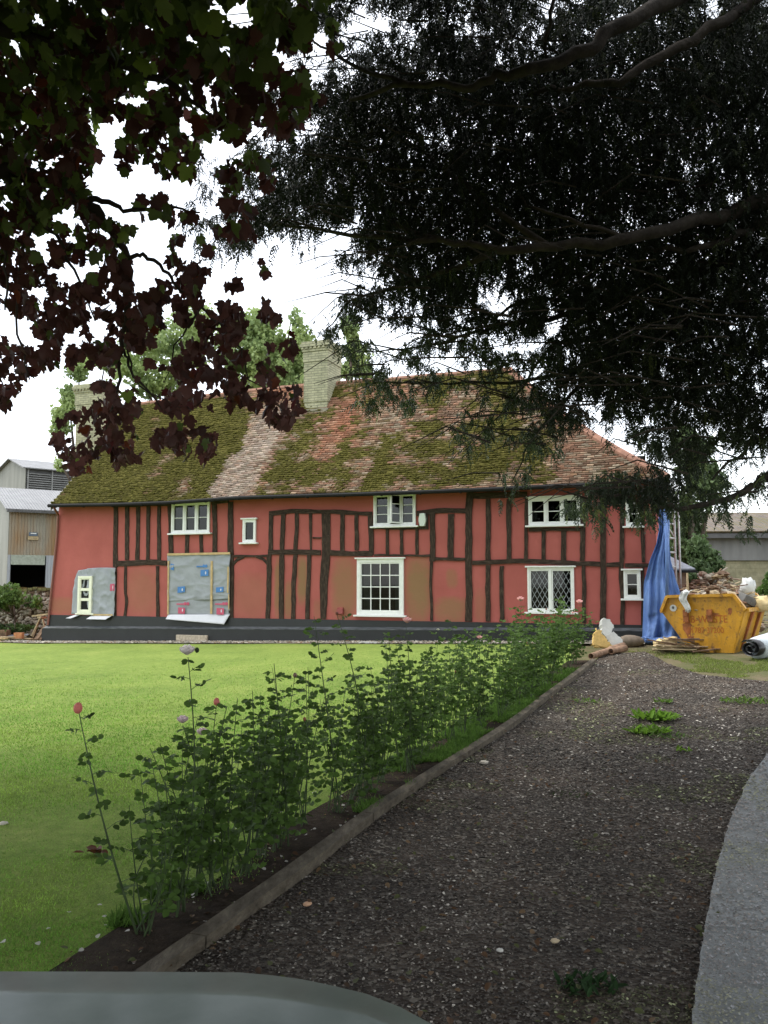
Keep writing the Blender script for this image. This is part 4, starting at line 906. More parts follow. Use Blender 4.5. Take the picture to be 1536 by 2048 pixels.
# skip
def skip():
    P = gnd(1466, 1304); yaw = math.radians(-38)
    t = thing('skip', 'rusty yellow builders skip heaped with rubble beside the drive', 'skip', (P.x, P.y, float(gz(P.x, P.y))-.02), yaw)
    t.rotation_euler = (0, math.radians(-2.0), yaw)
    # local: x to the left negative; near face at y=0, goes back to y=Wd
    L0, L1, LB0, LB1, Hh, hl, Wd = -1.36, .36, -.8, 0.0, 1.14, .84, 1.55
    side = [(LB0, 0), (LB1, 0), (L1-.08, hl), (L1-.28, Hh), (L0+.14, Hh), (L0, hl)]
    for y in (0, Wd):
        mb = MB(); mb.prism(side, lambda a, b: (a, y, b), lambda a, b: (a, y+.03, b)); o = mb.build('side_panel', M['skip'], t)
        m2 = MB(); rim = [(L1-.06, hl), (L1-.26, Hh), (L0+.14, Hh), (L0, hl)]
        yy_ = -.05 if y == 0 else Wd+.03
        for A, B in zip(rim[:-1], rim[1:]):
            m2.bar((A[0], yy_+.025, A[1]), (B[0], yy_+.025, B[1]), .06, .1, (0, 1, 0))
        m2.build('rim', M['skip'], o)
        for lx in (L0+.5, L1-.75):
            m3 = MB(); m3.tube([(lx, yy_-.03, .78), (lx, yy_+.05, .78)], .05, 10); m3.box(lx-.05, lx+.05, yy_-.012, yy_+.05, .62, .86); m3.build('lifting_lug', M['skiprust'], o)
    mb = MB(); mb.add([(LB1, 0, 0), (L1-.08, 0, hl), (L1-.08, Wd, hl), (LB1, Wd, 0)], [(0, 1, 2, 3)]); mb.build('end_panel', M['skip'], t, solid=.03)
    mb = MB(); mb.add([(LB0, 0, 0), (L0, 0, hl), (L0, Wd, hl), (LB0, Wd, 0)], [(0, 1, 2, 3)]); mb.build('end_panel', M['skip'], t, solid=.03)
    mb = MB(); mb.box(LB0, LB1, .031, Wd-.002, .004, .04); mb.build('floor_plate', M['skiprust'], t)
    mb = MB(); mb.bar((L1-.04, -.02, hl), (L1-.04, Wd+.02, hl), .09, .07); mb.bar((L0+.01, -.02, hl), (L0+.01, Wd+.02, hl), .09, .07); mb.build('end_rim', M['skip'], t)
    for yy_ in (.45, 1.05):
        mb = MB(); mb.bar((LB1+.03, yy_, .05), (L1-.04, yy_, hl-.04), .07, .05, (1, 0, 0)); mb.build('rib', M['skiprust'], t)
    txt('lettering', 'A.B-WASTE', .21, t, M['skiptext'], (-.5, -.004, .66), (math.pi/2, 0, 0), .001, .84)
    txt('lettering', '01787 37200', .16, t, M['skiptext'], (-.5, -.004, .44), (math.pi/2, 0, 0), .001, .85)
    mb = MB(); th = np.linspace(0, 6.28, 20)[:-1]; mb.prism([(-1.12+.07*math.cos(q), .9+.07*math.sin(q)) for q in th], lambda a, b: (a, -.003, b), lambda a, b: (a, -.01, b)); mb.build('round_sticker', M['bag'], t)
    mb = MB(); mb.prism([(-1.12+.028*math.cos(q), .91+.03*math.sin(q)) for q in th], lambda a, b: (a, -.011, b), lambda a, b: (a, -.014, b)); mb.build('sticker_centre', M['darkgrey'], t)
    # big rust scars
    for (cx, cz, rx, rz_) in ((-.85, .5, .1, .2), (-.35, .76, .16, .05), (-.8, .28, .09, .07), (.0, .82, .05, .09)):
        mb = MB(); mb.prism([(cx+rx*math.cos(q)*random.uniform(.55, 1.1), cz+rz_*math.sin(q)*random.uniform(.55, 1.1)) for q in np.linspace(0, 6.28, 26)[:-1]], lambda a, b: (a, -.0005, b), lambda a, b: (a, -.0025, b)); mb.build('rust_patch', M['skiprust'], t)
    return P, t
SP, skp = skip()
mats_r = [M['rubblestone'], M['redbrick'], M['palewood'], M['oldwood']]
def heap(name, label, cat, c, rx, ry, h, n, seed, mats, kindof=None, chunk=(.05, .16), stick=.4):
    r = random.Random(seed); t = thing(name, label, cat, tuple(c)); acc = [MB() for _ in mats]
    core = MB(); core.blob((0, 0, 0), (rx*.85, ry*.85, h*.8), 18, 10, .18, rnd=r); core.build('core', mats[0], t)
    for _ in range(n):
        a = r.uniform(0, 6.28); q = math.sqrt(r.random()); x_, y_ = rx*q*math.cos(a), ry*q*math.sin(a); z_ = h*(1-q*q)**.6*r.uniform(.75, 1.05)
        m_ = r.randrange(len(mats)); mb = acc[m_]
        if r.random() < stick:
            L = r.uniform(.2, .75); d = Vector((r.uniform(-1, 1), r.uniform(-1, 1), r.uniform(-.35, .35))).normalized()*L/2; mb.bar(Vector((x_, y_, z_))-d, Vector((x_, y_, z_))+d, r.uniform(.03, .09), r.uniform(.012, .03))
        else:
            s_ = r.uniform(*chunk); mb.blob((x_, y_, z_), (s_, s_*r.uniform(.5, 1), s_*r.uniform(.3, .8)), 6, 4, .35, rnd=r)
    for mb, m_, nm in zip(acc, mats, ('stone_debris', 'brick_debris', 'lath_debris', 'timber_debris')): mb.build(nm, m_, t)
    return t
ca, sa_ = math.cos(math.radians(-38)), math.sin(math.radians(-38))
def skl(x, y, z): return Vector((SP.x+x*ca-y*sa_, SP.y+x*sa_+y*ca, float(gz(SP.x, SP.y))+z))
heap('rubble', 'rubble, laths and brick filling the yellow skip', 'rubble', skl(-.5, .8, .78), .7, .62, .5, 170, 5, mats_r)
hp = at(1432, 1200, 20.6); heap('rubble_heap', 'tall heap of brown rubble and branches behind the skip', 'rubble heap', (hp.x, hp.y, float(gz(hp.x, hp.y))+.05), 1.05, .9, 1.5, 420, 8, [simple('brown_debris', (.24, .17, .12), .9, .5, 6, .4), M['rubblestone'], M['palewood'], M['oldwood']], stick=.55)
# stake
P = at(1377, 1206, 17.9); mb = MB(); gzv = float(gz(P.x, P.y)); tz = at(1375, 1146, 17.9).z; mb.hexa([(-.035, -.02, .5), (.035, -.02, .5), (.035, .02, .5), (-.035, .02, .5)], [(-.02, -.015, tz-gzv), (.006, -.015, tz-gzv), (.006, .015, tz-gzv), (-.02, .015, tz-gzv)])
o = mb.build('wooden_stake', M['palewood']); o.location = (P.x, P.y, gzv); tag(o, 'pale pointed wooden stake standing upright out of the skip rubble', 'stake')
# white rag over skip rim
o = MB(); r = random.Random(2); vs = []
n, m = 12, 5
for i in range(n+1):
    for j in range(m+1):
        t_ = i/n; y_ = .12-.24*min(1, t_*3) if t_ < .34 else -.12-.01*math.sin(i*2.0); z_ = 1.2 if t_ < .3 else 1.2-(t_-.3)*.62
        wd = .14-.07*t_; vs.append((-.86+wd*(j/m-.5)*1.6+.05*math.sin(i*.7), y_+.02*math.sin(j*2.1), z_+.02*math.sin(j*1.7)))
o.add(vs, [(i*(m+1)+j, i*(m+1)+j+1, (i+1)*(m+1)+j+1, (i+1)*(m+1)+j) for i in range(n) for j in range(m)])
o = o.build('plastic_rag', M['bag'], None, True, solid=.006); o.location = (SP.x, SP.y, float(gz(SP.x, SP.y))); o.rotation_euler = (0, 0, math.radians(-38)); tag(o, 'white torn plastic rag hanging over the near rim of the skip', 'rag')
# box and bags at the right end of skip
mb = MB(); mb.box(-.2, .2, -.15, .15, -.08, .08); o = mb.build('grey_crate', simple('grey_box', (.15, .15, .14), .7), bevel=.01); o.location = skl(.12, .75, 1.0); o.rotation_euler = (.2, .45, .3); tag(o, 'dark grey slab tipped at the right end of the skip rubble', 'slab')
o.name = 'broken_slab'
mb = MB(); mb.blob((0, 0, 0), (.22, .2, .16), 9, 6, .3); o = mb.build('foam_lump', M['foam2'], None, True); o.location = skl(.33, .9, .93); tag(o, 'pale tan insulation lump lying at the right end of the skip', 'insulation')
mb = MB(); mb.blob((0, 0, 0), (.16, .14, .2), 10, 7, .35); o = mb.build('plastic_bag', M['bag'], None, True); o.location = skl(.02, 1.1, 1.25); tag(o, 'crumpled white plastic bag on top of the rubble at the right of the skip', 'plastic bag')
# foam lump at foot of the skip
def slab(name, pxs, Y, thick, mat, label, cat, jit=.04, tilt=0):
    pts = [at(x_, y_, Y) for x_, y_ in pxs]; c = sum(pts, Vector())/len(pts); g_ = c.copy(); r = random.Random(hash(label) % 1000 if False else len(label))
    P_ = []
    for i in range(len(pts)):
        a, b = pts[i], pts[(i+1) % len(pts)]
        for k in range(5):
            q = a.lerp(b, k/5)-c; P_.append((q.x+r.uniform(-jit, jit), q.z+r.uniform(-jit, jit)))
    mb = MB(); mb.prism(P_, lambda a, b: (a, -thick/2, b), lambda a, b: (a, thick/2, b)); mb.add([], [])
    o = mb.build(name, mat, None, bevel=thick*.3); o.location = c; o.rotation_euler = (tilt, 0, 0); tag(o, label, cat); return o
pf = gnd(1335, 1298)
slab('insulation_block', [(1310, 1286), (1316, 1280), (1350, 1272), (1348, 1288), (1338, 1297), (1312, 1295)], pf.y, .3, M['foam2'], 'pale yellow insulation block lying at the foot of the blue tarpaulin', 'insulation', .02)
pf = gnd(1205, 1299)
slab('insulation_sheet', [(1183, 1292), (1184, 1277), (1192, 1258), (1202, 1262), (1212, 1280), (1226, 1296), (1220, 1299), (1198, 1294)], pf.y, .12, M['foam'], 'yellow insulation offcut leaning at the end of the rose row', 'insulation', .03, -.2)
slab('white_sack', [(1200, 1262), (1205, 1237), (1218, 1242), (1225, 1252), (1219, 1270), (1206, 1274)], pf.y+.35, .22, M['bag'], 'upright crumpled white sack behind the yellow insulation offcut', 'sack', .02, -.2)
slab('white_sack', [(1208, 1272), (1228, 1265), (1240, 1278), (1250, 1294), (1236, 1296), (1222, 1294), (1216, 1286)], pf.y+.15, .16, M['bag'], 'white plastic sack slumped on the ground right of the yellow insulation offcut', 'sack', .02, -.3)
# clay pipes
for i, (a, b, lab) in enumerate((((1182, 1320), (1247, 1298), 'long brown clay pipe lying across the end of the wooden edging'), ((1222, 1310), (1250, 1303), 'short brown clay pipe end beside the longer pipe'))):
    A, B = gnd(*a), gnd(*b); A.z += .07; B.z += .07; t = thing('clay_pipe', lab, 'pipe', tuple(A), 0, 'clay pipes by the drive'); d = B-A; mb = MB()
    mb.tube([(0, 0, 0), tuple(d*.55), tuple(d*.6), tuple(d)], [.055, .055, .07, .065], 12, False); mb.build('barrel', M['pipe'], t, True, solid=.012)
    if i == 0: m2 = MB(); m2.tube([tuple(d*.2), tuple(d*.26)], .064, 12); m2.build('collar', M['pipe'], t, True)
P = gnd(1262, 1291); mb = MB(); mb.blob((0, 0, .09), (.3, .16, .14), 14, 8, .05); o = mb.build('boulder', simple('boulder_stone', (.2, .16, .12), .9, .3), None, True); o.location = P; tag(o, 'low rounded brown stone on the ground by the plinth left of the tarpaulin', 'stone')
# wood offcuts
P = gnd(1378, 1302); t = thing('wood_offcuts', 'pile of broken laths and boards at the foot of the skip', 'wood pile', (P.x, P.y, P.z)); r = random.Random(4)
for k in range(34):
    a = r.uniform(-.5, .2); L = r.uniform(.3, .9); x_, y_, z_ = r.uniform(-.45, .35), r.uniform(-.25, .3), r.uniform(.02, .28)
    z_ *= max(.15, 1-abs(x_+.1)*1.3); d = Vector((math.cos(a), math.sin(a), r.uniform(-.3, .1)))*L/2; MB().bar(Vector((x_, y_, z_))-d, Vector((x_, y_, z_))+d, r.uniform(.05, .12), .02).build('board', M['oldwood'] if k % 3 else M['palewood'], t)
# rolled membrane at right edge
A = gnd(1500, 1318); t = thing('sheeting_roll', 'white and black plastic sheeting roll lying on the grass at the right edge', 'roll', (A.x, A.y, A.z))
d = Vector((1.3, .9, .0)); mb = MB(); sp_ = [(r_*math.cos(a_)*1.25, r_*math.sin(a_)) for a_, r_ in ((q*.35, .04+.0042*q) for q in range(44))]
prp = d.normalized().cross(Vector((0, 0, 1))).normalized()
ring = [Vector((0, 0, .19))+prp*p[0]*.8+Vector((0, 0, 1))*p[1]*.8 for p in sp_]
nr = len(ring); mb.add([tuple(p) for p in ring]+[tuple(p+d*.22) for p in ring], [(i, i+1, nr+i+1, nr+i) for i in range(nr-1)]); mb.build('rolled_end', M['rollb'], t, True, solid=.006)
mb = MB(); mb.tube([tuple(Vector((0, 0, .19))+d*.13), tuple(Vector((0, 0, .21))+d*.3), tuple(Vector((0, 0, .24))+d*.6), tuple(Vector((0, 0, .26))+d*1.3)], [.2, .22, .25, .27], 20); mb.build('outer_wrap', M['rollw'], t, True)
# scaffold tower
def tower():
    Y = 21.0; t = None; base = at(1345, 1283, Y); g_ = float(gz(base.x, base.y)); t = thing('scaffold_tower', 'aluminium scaffold ladder frame standing behind the blue tarpaulin', 'scaffold', (base.x, base.y, g_))
    xs = [at(p, 1150, Y).x-base.x for p in (1336, 1352)]; top = at(1345, 940, Y).z-g_
    for x_ in xs:
        for y_ in (0, .75): mb = MB(); mb.tube([(x_, y_, 0), (x_, y_, top)], .028 if y_ == 0 else .022, 8); mb.build('upright', M['alu'], t, True)
    z = .3; k = 0
    while z < top-.1:
        mb = MB(); mb.tube([(xs[0], 0, z), (xs[1], 0, z)], .028, 6); mb.build('rung', M['alu'], t, True)
        if k % 3 == 0: mb = MB(); mb.tube([(xs[1], 0, z), (xs[1], .75, z+.5)], .015, 6); mb.build('brace', M['alu'], t, True)
        z += .36; k += 1
    mb = MB(); mb.tube([(xs[1]+.09, -.06, 0), (xs[1]+.09, -.06, top)], .024, 8); mb.build('standard', M['alu'], t, True)
tower()
# small lean-to
def leanto():
    Y = 23.5; A = at(1338, 1139, Y); B = at(1383, 1139, Y); T_ = at(1345, 1098, Y+1.3); t = thing('lean_to', 'small slate roofed lean-to at the right rear corner of the house', 'outbuilding', (A.x, A.y, 0))
    L = B.x-A.x; z0, z1 = A.z, T_.z; dy = 1.5
    mb = MB(); mb.add([(-.8, -.15, z0), (L+.05, -.15, z0), (L-.55, dy, z1), (-.8, dy, z1), (L+.05, 2*dy, z0)], [(0, 1, 2, 3), (1, 4, 2)]); mb.build('roof', M['slate'], t, solid=.05)
    mb = MB(); mb.box(-.8, L-.1, 0, 2*dy-.1, 0, z0-.03); mb.build('wall', simple('brown_wall', (.2, .14, .1), .9), t)
    mb = MB(); mb.box(-.8, L+.08, -.22, -.14, z0-.09, z0-.02); mb.build('gutter', M['gutter'], t)
leanto()
# right barn
def barn_right():
    Y = 40; A = at(1370, 1060, Y); ez = at(1440, 1060, Y).z; rzv = at(1440, 1027, Y+4).z; mz = at(1440, 1121, Y).z
    t = thing('farm_barn', 'grey clad farm barn with corrugated roof beyond the hedge on the right', 'barn', (A.x, Y, 0), math.radians(-4)); L = 22
    mb = MB(); mb.box(0, L, 0, 8, mz, ez); mb.build('cladding', M['cladding'], t)
    mb = MB(); mb.box(.03, L-.03, .12, 7.9, -1, mz-.01); mb.build('block_wall', M['block'], t)
    mb = MB(); mb.box(1.25, 1.33, .02, .12, -1, mz-.02); mb.build('downpipe', M['darkgrey'], t)
    mb = MB(); mb.add([(-.3, -.5, ez-.12), (L, -.5, ez-.12), (L, 4, rzv), (-.3, 4, rzv)], [(0, 1, 2, 3)]); mb.add([(-.3, 4, rzv), (L, 4, rzv), (L, 8.5, ez-.1), (-.3, 8.5, ez-.1)], [(0, 1, 2, 3)]); mb.build('roof', M['shedroof'], t, solid=.06)
    mb = MB(); mb.box(-.3, L, -.46, -.3, ez-.42, ez-.2); mb.build('gutter', M['darkgrey'], t)
    mb = MB(); mb.prism([(0, ez), (8, ez), (4, rzv-.05)], lambda a, b: (.001, a, b), lambda a, b: (.05, a, b)); mb.build('gable', M['cladding'], t)
barn_right()
# left sheds
def shed_left():
    C1 = at(20, 1015, 42); z1 = C1.z; dirw = Vector((.83, .55)).normalized(); ang = math.atan2(dirw.y, dirw.x)
    t = thing('steel_shed', 'farm shed of rusty tan corrugated sheet with an open doorway at the left', 'shed', (C1.x, C1.y, 0), ang); L, D = 5.2, 9
    # openings measured in local x
    def lx(px): # intersect
        d = ray(px, 1100); n_ = Vector((-dirw.y, dirw.x)); tt = (C1.x*n_.x+C1.y*n_.y)/(d.x*n_.x+d.y*n_.y); P = Vector((d.x*tt, d.y*tt)); return (P-Vector((C1.x, C1.y))).dot(dirw), tt
    def lz(px, py):
        _, tt = lx(px); d = ray(px, py); n_ = Vector((-dirw.y, dirw.x)); tt = (C1.x*n_.x+C1.y*n_.y)/(d.x*n_.x+d.y*n_.y); return CAMH+d.z*tt
    x0, x1 = lx(22)[0], lx(93)[0]; zt = lz(55, 1110); L = max(L, x1+1.2)
    mb = MB(); mb.box(0, L, 0, .06, zt, z1); mb.build('front_cladding', M['tinrust'], t)
    mb = MB(); mb.box(-.02, x0, -.02, .08, 0, zt-.005); mb.build('corner_post', M['bluesheet'], t)
    mb = MB(); mb.box(x1, L, -.02, .08, 0, zt-.005); mb.build('door_jamb', M['bluesheet'], t)
    mb = MB(); mb.box(x0, x1-.06, -.03, .03, zt-.5, zt-.003); mb.build('door_lintel', simple('green_grey', (.3, .33, .27), .7), t)
    mb = MB(); mb.box(x0+.01, L, 3.5, 3.6, 0, zt); mb.box(x0, L, .1, 3.5, zt-.1, zt-.05); mb.build('interior', M['dark'], t)
    mb = MB(); mb.prism([(0, 0), (D, 0), (D, z1), (D/2, z1+1.35), (0, z1)], lambda a, b: (-.03, a, b), lambda a, b: (.0, a, b)); mb.build('gable', M['asb'], t)
    mb = MB(); mb.prism([(0, 0), (D, 0), (D, z1), (D/2, z1+1.35), (0, z1)], lambda a, b: (L, a, b), lambda a, b: (L+.04, a, b)); mb.build('gable', M['asb'], t)
    mb = MB(); mb.add([(-.25, -.3, z1-.1), (L+.2, -.3, z1-.1), (L+.2, D/2, z1+1.45), (-.25, D/2, z1+1.45)], [(0, 1, 2, 3)]); mb.add([(-.25, D/2, z1+1.45), (L+.2, D/2, z1+1.45), (L+.2, D+.3, z1-.1), (-.25, D+.3, z1-.1)], [(0, 1, 2, 3)]); mb.build('roof', M['tinroof'], t, solid=.05)
    mb = MB(); mb.box(-.2, L+.1, -.42, -.3, z1-.25, z1-.13); mb.build('gutter', M['darkgrey'], t)
    xa, xb = lx(56)[0], lx(73)[0]; za, zb = lz(64, 1072), lz(64, 1065)
    s_ = MB().box(xa, xb, -.1, -.06, za, zb).build('sign', simple('sign_blue', (.1, .13, .17), .5, .1), t)
    MB().box(xa+.08, xb-.05, -.104, -.101, za+.11, zb-.03).build('sign_text_band', M['white'], s_)
    MB().box(xa-.05, xb+.05, -.1, -.06, lz(64, 1080), za-.02).build('notice_board', simple('board_tan', (.36, .28, .16), .8), t)
shed_left()
def shed_far():
    A = at(52, 935, 62); z1 = A.z; dirw = Vector((.75, .66)).normalized(); ang = math.atan2(dirw.y, dirw.x); t = thing('grain_store', 'grey farm building with a louvred side wall beyond the rusty shed', 'farm building', (A.x, A.y, 0), ang); L, D = 9, 8
    ap = at(22, 918, 64.6).z
    mb = MB(); mb.prism([(0, 0), (D, 0), (D, z1), (D*.42, ap-.1), (0, z1)], lambda a, b: (-.03, a, b), lambda a, b: (.02, a, b)); mb.build('gable', M['asb'], t)
    mb = MB(); mb.box(.02, L, .1, .16, 0, z1); mb.build('wall', M['darkgrey'], t)
    mb = MB(); mb.add([(-.3, -.3, z1-.05), (L, -.3, z1-.05), (L, D*.42, ap), (-.3, D*.42, ap)], [(0, 1, 2, 3)]); mb.add([(-.3, D*.42, ap), (L, D*.42, ap), (L, D+.3, z1-.1), (-.3, D+.3, z1-.1)], [(0, 1, 2, 3)]); mb.build('roof', M['tinroof'], t, solid=.08)
    mb = MB(); z = z1-2.1
    while z < z1-.25:
        mb.hexa([(.1, .08, z), (L, .08, z), (L, -.08, z-.06), (.1, -.08, z-.06)], [(.1, .08, z+.05), (L, .08, z+.05), (L, -.08, z-.01), (.1, -.08, z-.01)]); z += .17
    mb.build('louvre', M['slat'], t)
    for k in range(0, 4): mb = MB(); mb.box(.1+k*1.8, .2+k*1.8, -.11, -.085, z1-2.2, z1-.1); mb.build('louvre_post', M['slat'], t)
    mb = MB(); mb.add([(-.5, -4, z1-4.3), (L, -4, z1-4.3), (L, .05, z1-2.35), (-.5, .05, z1-2.35)], [(0, 1, 2, 3)]); mb.build('lower_roof', M['darkgrey'], t, solid=.06)
    mb = MB(); mb.box(-.3, L, -3.7, 0, 0, z1-4.2); mb.build('lower_wall', M['asb'], t)
shed_far()
# flint garden wall at left
A = at(-420, 1275, 29.5); B = at(112, 1279, 27.0); A.z = 0; B.z = 0
gw = thing('garden_wall', 'old flint and brick garden wall behind the lawn at the left', 'wall', (A.x, A.y, 0), math.atan2(B.y-A.y, B.x-A.x)); L = (B-A).length; zt = at(100, 1181, 27).z
mb = MB(); nn = 60; r = random.Random(9); hs = [zt+r.uniform(-.04, .04) for _ in range(nn+1)]
for i in range(nn): x0, x1 = L*i/nn, L*(i+1)/nn; mb.hexa([(x0, 0, -.2), (x1, 0, -.2), (x1, .35, -.2), (x0, .35, -.2)], [(x0, r.uniform(-.01, .01), hs[i]), (x1, 0, hs[i+1]), (x1, .35, hs[i+1]), (x0, .35, hs[i])])
mb.build('masonry', M['flint'], gw)
mb = MB()
for i in range(nn): x0, x1 = L*i/nn, L*(i+1)/nn; mb.box(x0, x1-.02, -.06, .41, hs[i]+.001, hs[i]+.07+r.uniform(0, .03))
mb.build('mossy_coping', simple('mossy_stone', (.14, .13, .05), .95, .4, 6, .4), gw)
mb = MB()
for _ in range(620):
    x_ = L-abs(r.gauss(0, 2.6)); z_ = r.uniform(.05, zt-.1)
    if x_ < .1: continue
    s_ = r.uniform(.035, .1); mb.blob((x_, -.02, z_), (s_, .05, s_*.6), 6, 4, .3, rnd=r)
mb.build('flint_face', M['rubblestone'], gw)
# builders' bits at far left
def bits():
    P = gnd(70, 1284); P.y = 24.4; P = at(72, 1283, 25.6); z_ = float(gz(P.x, P.y))
    t = thing('trestle', 'pine trestle with a plank across it by the corner of the garden wall', 'trestle', (P.x, P.y, z_))
    def q(px, py, dy=0): v = at(px, py, P.y+dy); return (v.x-P.x, v.y-P.y, v.z-z_)
    for a, b in (((79, 1238), (63, 1272)), ((85, 1238), (88, 1252))): MB().bar(q(*a), q(*b), .045, .03).build('leg', M['palewood'], t)
    for a, b in (((79, 1238), (66, 1274)), ((86, 1238), (92, 1272))): MB().bar(q(*a, .5), q(*b, .5), .045, .03).build('leg', M['palewood'], t)
    MB().bar(q(65, 1232, .2), q(98, 1228, .2), .11, .05).build('crosspiece', M['palewood'], t); MB().bar(q(78, 1235), q(91, 1235, .5), .12, .06).build('head', M['palewood'], t)
    for i, (a, b, lab) in enumerate((((72, 1279), (91, 1252), 'weathered board leaning on the left end of the black plinth'), ((78, 1280), (96, 1250), 'dark board leaning nearest the corner of the black plinth'))):
        o = MB().bar(at(*a, 25.2), at(*b, 25.5), .16, .03).build('leaning_board', M['oldwood']); tag(o, lab, 'board', 'boards leaning at the house corner')
    r = random.Random(12); t = thing('timber_stack', 'low stack of pale boards and offcuts on the ground at the far left', 'timber stack', (P.x-1.0, P.y-.2, z_))
    for k in range(16):
        x_ = r.uniform(-1.2, .6); L = r.uniform(.5, 1.3); a = r.uniform(-.25, .25); zz_ = .03+.035*(k % 4); d = Vector((math.cos(a), math.sin(a), 0))*L/2
        MB().bar(Vector((x_, r.uniform(-.3, .3), zz_))-d, Vector((x_, r.uniform(-.3, .3), zz_))+d, .13, .03).build('board', M['palewood'] if k % 2 else M['pine'], t)
    o = MB().bar(at(5, 1272, 25.7), at(58, 1269, 25.9), .4, .03).build('slate_sheet', M['slate']); tag(o, 'grey slate coloured sheet lying behind the pale boards', 'sheet')
    v = at(38, 1272, 25.4); o = MB().box(-.12, .12, -.1, .1, -.07, .1).build('brick_stack', simple('orange_brick', (.45, .2, .09), .9, .3)); o.location = v; tag(o, 'small orange brick stack among the pale boards at the far left', 'bricks')
    o.data.transform(Matrix.Identity(4))
    v = at(4, 1264, 25.6); o = MB().box(-.5, .2, -.15, .15, -.12, .06).build('wooden_pallet', M['oldwood']); o.location = v; tag(o, 'dark wooden pallet end at the left edge of the photo', 'pallet')
bits()

# ================================================================= VEGETATION
def leafquad():
    return np.array([(-.5, 0, 0), (0, -.06, .45), (.5, 0, 0.05), (0, .06, -.45)]), np.array([(0, 1, 2, 3)])
def crown(name, parent, blobs, n, size, c1, c2, mat, seed, hollow=.2, clump=2.2):
    r = np.random.default_rng(seed); vol = np.array([b[3]*b[4]*b[5] for b in blobs]); ix = r.choice(len(blobs), n*3, p=vol/vol.sum()); B = np.array(blobs)[ix]
    d = r.normal(size=(n*3, 3)); d /= np.linalg.norm(d, axis=1)[:, None]; rad = r.uniform(hollow**3, 1, n*3)**(1/3); rad = rad*(1+.7*(fbm(d*2.5+B[:, :3], seed+9, 2)-.5)*2); P = B[:, :3]+d*rad[:, None]*B[:, 3:6]
    keep = fbm(P*clump, seed, 2)-.22*(rad-.6) > .43; P = P[keep][:n]; d = d[keep][:n]; k = len(P)
    T, TF = leafquad(); R = eulers(r.uniform(-1.2, 1.2, k), r.uniform(-1.2, 1.2, k), r.uniform(0, 6.28, k)); V, Fc = scatter(T, TF, P, R, r.uniform(.5, 1.15, k)*size)
    mixv = (fbm(P*clump*.6, seed+5, 2)[:, None]*1.6-.3+r.uniform(-.15, .15, (k, 1))).clip(0, 1); c = np.array([c1])*(1-mixv)+np.array([c2])*mixv
    return npmesh(name, V, Fc, mat, parent, col=np.repeat(c, 4, 0))
def bgtree(name, label, cat, px, Y, blobs_px, n, size, c1, c2, seed, group=None, clump=1.6, trunkr=.25):
    base = at(px, 1200, Y); z_ = float(gz(base.x, base.y)); t = thing(name, label, cat, (base.x, base.y, z_), 0, group); bl = []
    for (bx, by, rx, ry) in blobs_px:
        c = at(bx, by, Y); k = Y/F; bl.append((c.x-base.x, random.uniform(-.8, .8), c.z-z_, rx*k, rx*k, ry*k))
    crown('crown', t, bl, n, size, c1, c2, M['leaf'], seed, clump=clump)
    mb = MB(); top = max(b[2] for b in bl); low = min(b[2]-b[5] for b in bl)
    mb.tube([(0, 0, -.2), (.1, 0, top*.4), (0, .1, top*.75)], [trunkr, trunkr*.7, trunkr*.3], 8)
    for b in bl: mb.tube([(0.05, 0, max(.3, low*.8)), ((b[0])*.5, b[1]*.5, (max(.3, low*.8)+b[2])/2+.2), (b[0], b[1], b[2])], [trunkr*.5, trunkr*.3, trunkr*.1], 6)
    mb.build('trunk', M['bark'], t, True); return t
G1, G2 = (.2, .28, .11), (.42, .52, .2)
bgtree('ash_tree', 'light green tree rising behind the roof left of the main chimney', 'tree', 545, 40, [(500, 645, 45, 32), (535, 660, 40, 40), (585, 645, 30, 32), (600, 690, 38, 45), (560, 715, 70, 60), (500, 710, 60, 60), (590, 750, 50, 50), (465, 690, 32, 50), (540, 770, 60, 30)], 20000, .2, G1, G2, 31, 'trees behind the house')
bgtree('ash_tree', 'sparse light green tree behind the roof seen through the purple leaves', 'tree', 330, 42, [(330, 700, 70, 50), (260, 720, 50, 40), (390, 680, 60, 60), (310, 760, 60, 40), (270, 680, 30, 30)], 13000, .19, G1, G2, 32, 'trees behind the house')
bgtree('ash_tree', 'light green tree standing left of the left chimney', 'tree', 150, 40, [(135, 800, 22, 45), (125, 850, 20, 40), (160, 740, 26, 28), (210, 720, 30, 25), (125, 930, 14, 22), (215, 790, 20, 50)], 5500, .18, G1, G2, 33, 'trees behind the house')
bgtree('ash_tree', 'light green tree tip right of the main chimney', 'tree', 705, 38, [(690, 740, 24, 22), (715, 700, 30, 40), (700, 665, 20, 20), (735, 745, 25, 20)], 4200, .18, G1, G2, 34, 'trees behind the house')
bgtree('poplar_tree', 'tall mid green tree behind the scaffold at the right', 'tree', 1385, 31, [(1380, 900, 40, 60), (1375, 980, 42, 60), (1380, 1060, 40, 60), (1355, 1120, 25, 40), (1400, 1120, 30, 50), (1420, 960, 22, 40)], 9500, .16, (.045, .075, .03), (.17, .24, .09), 35)
bgtree('laurel_bush', 'dark green bush in front of the grey barn at the right', 'bush', 1400, 26, [(1395, 1110, 28, 40), (1385, 1160, 36, 40), (1415, 1130, 16, 30)], 5000, .13, (.03, .055, .02), (.1, .16, .06), 36, trunkr=.08)
bgtree('garden_shrub', 'bright green shrub behind the skip at the right edge', 'shrub', 1515, 25, [(1515, 1180, 34, 22), (1480, 1195, 26, 18), (1550, 1175, 30, 30)], 4200, .12, (.05, .1, .03), (.17, .3, .06), 37, trunkr=.06)
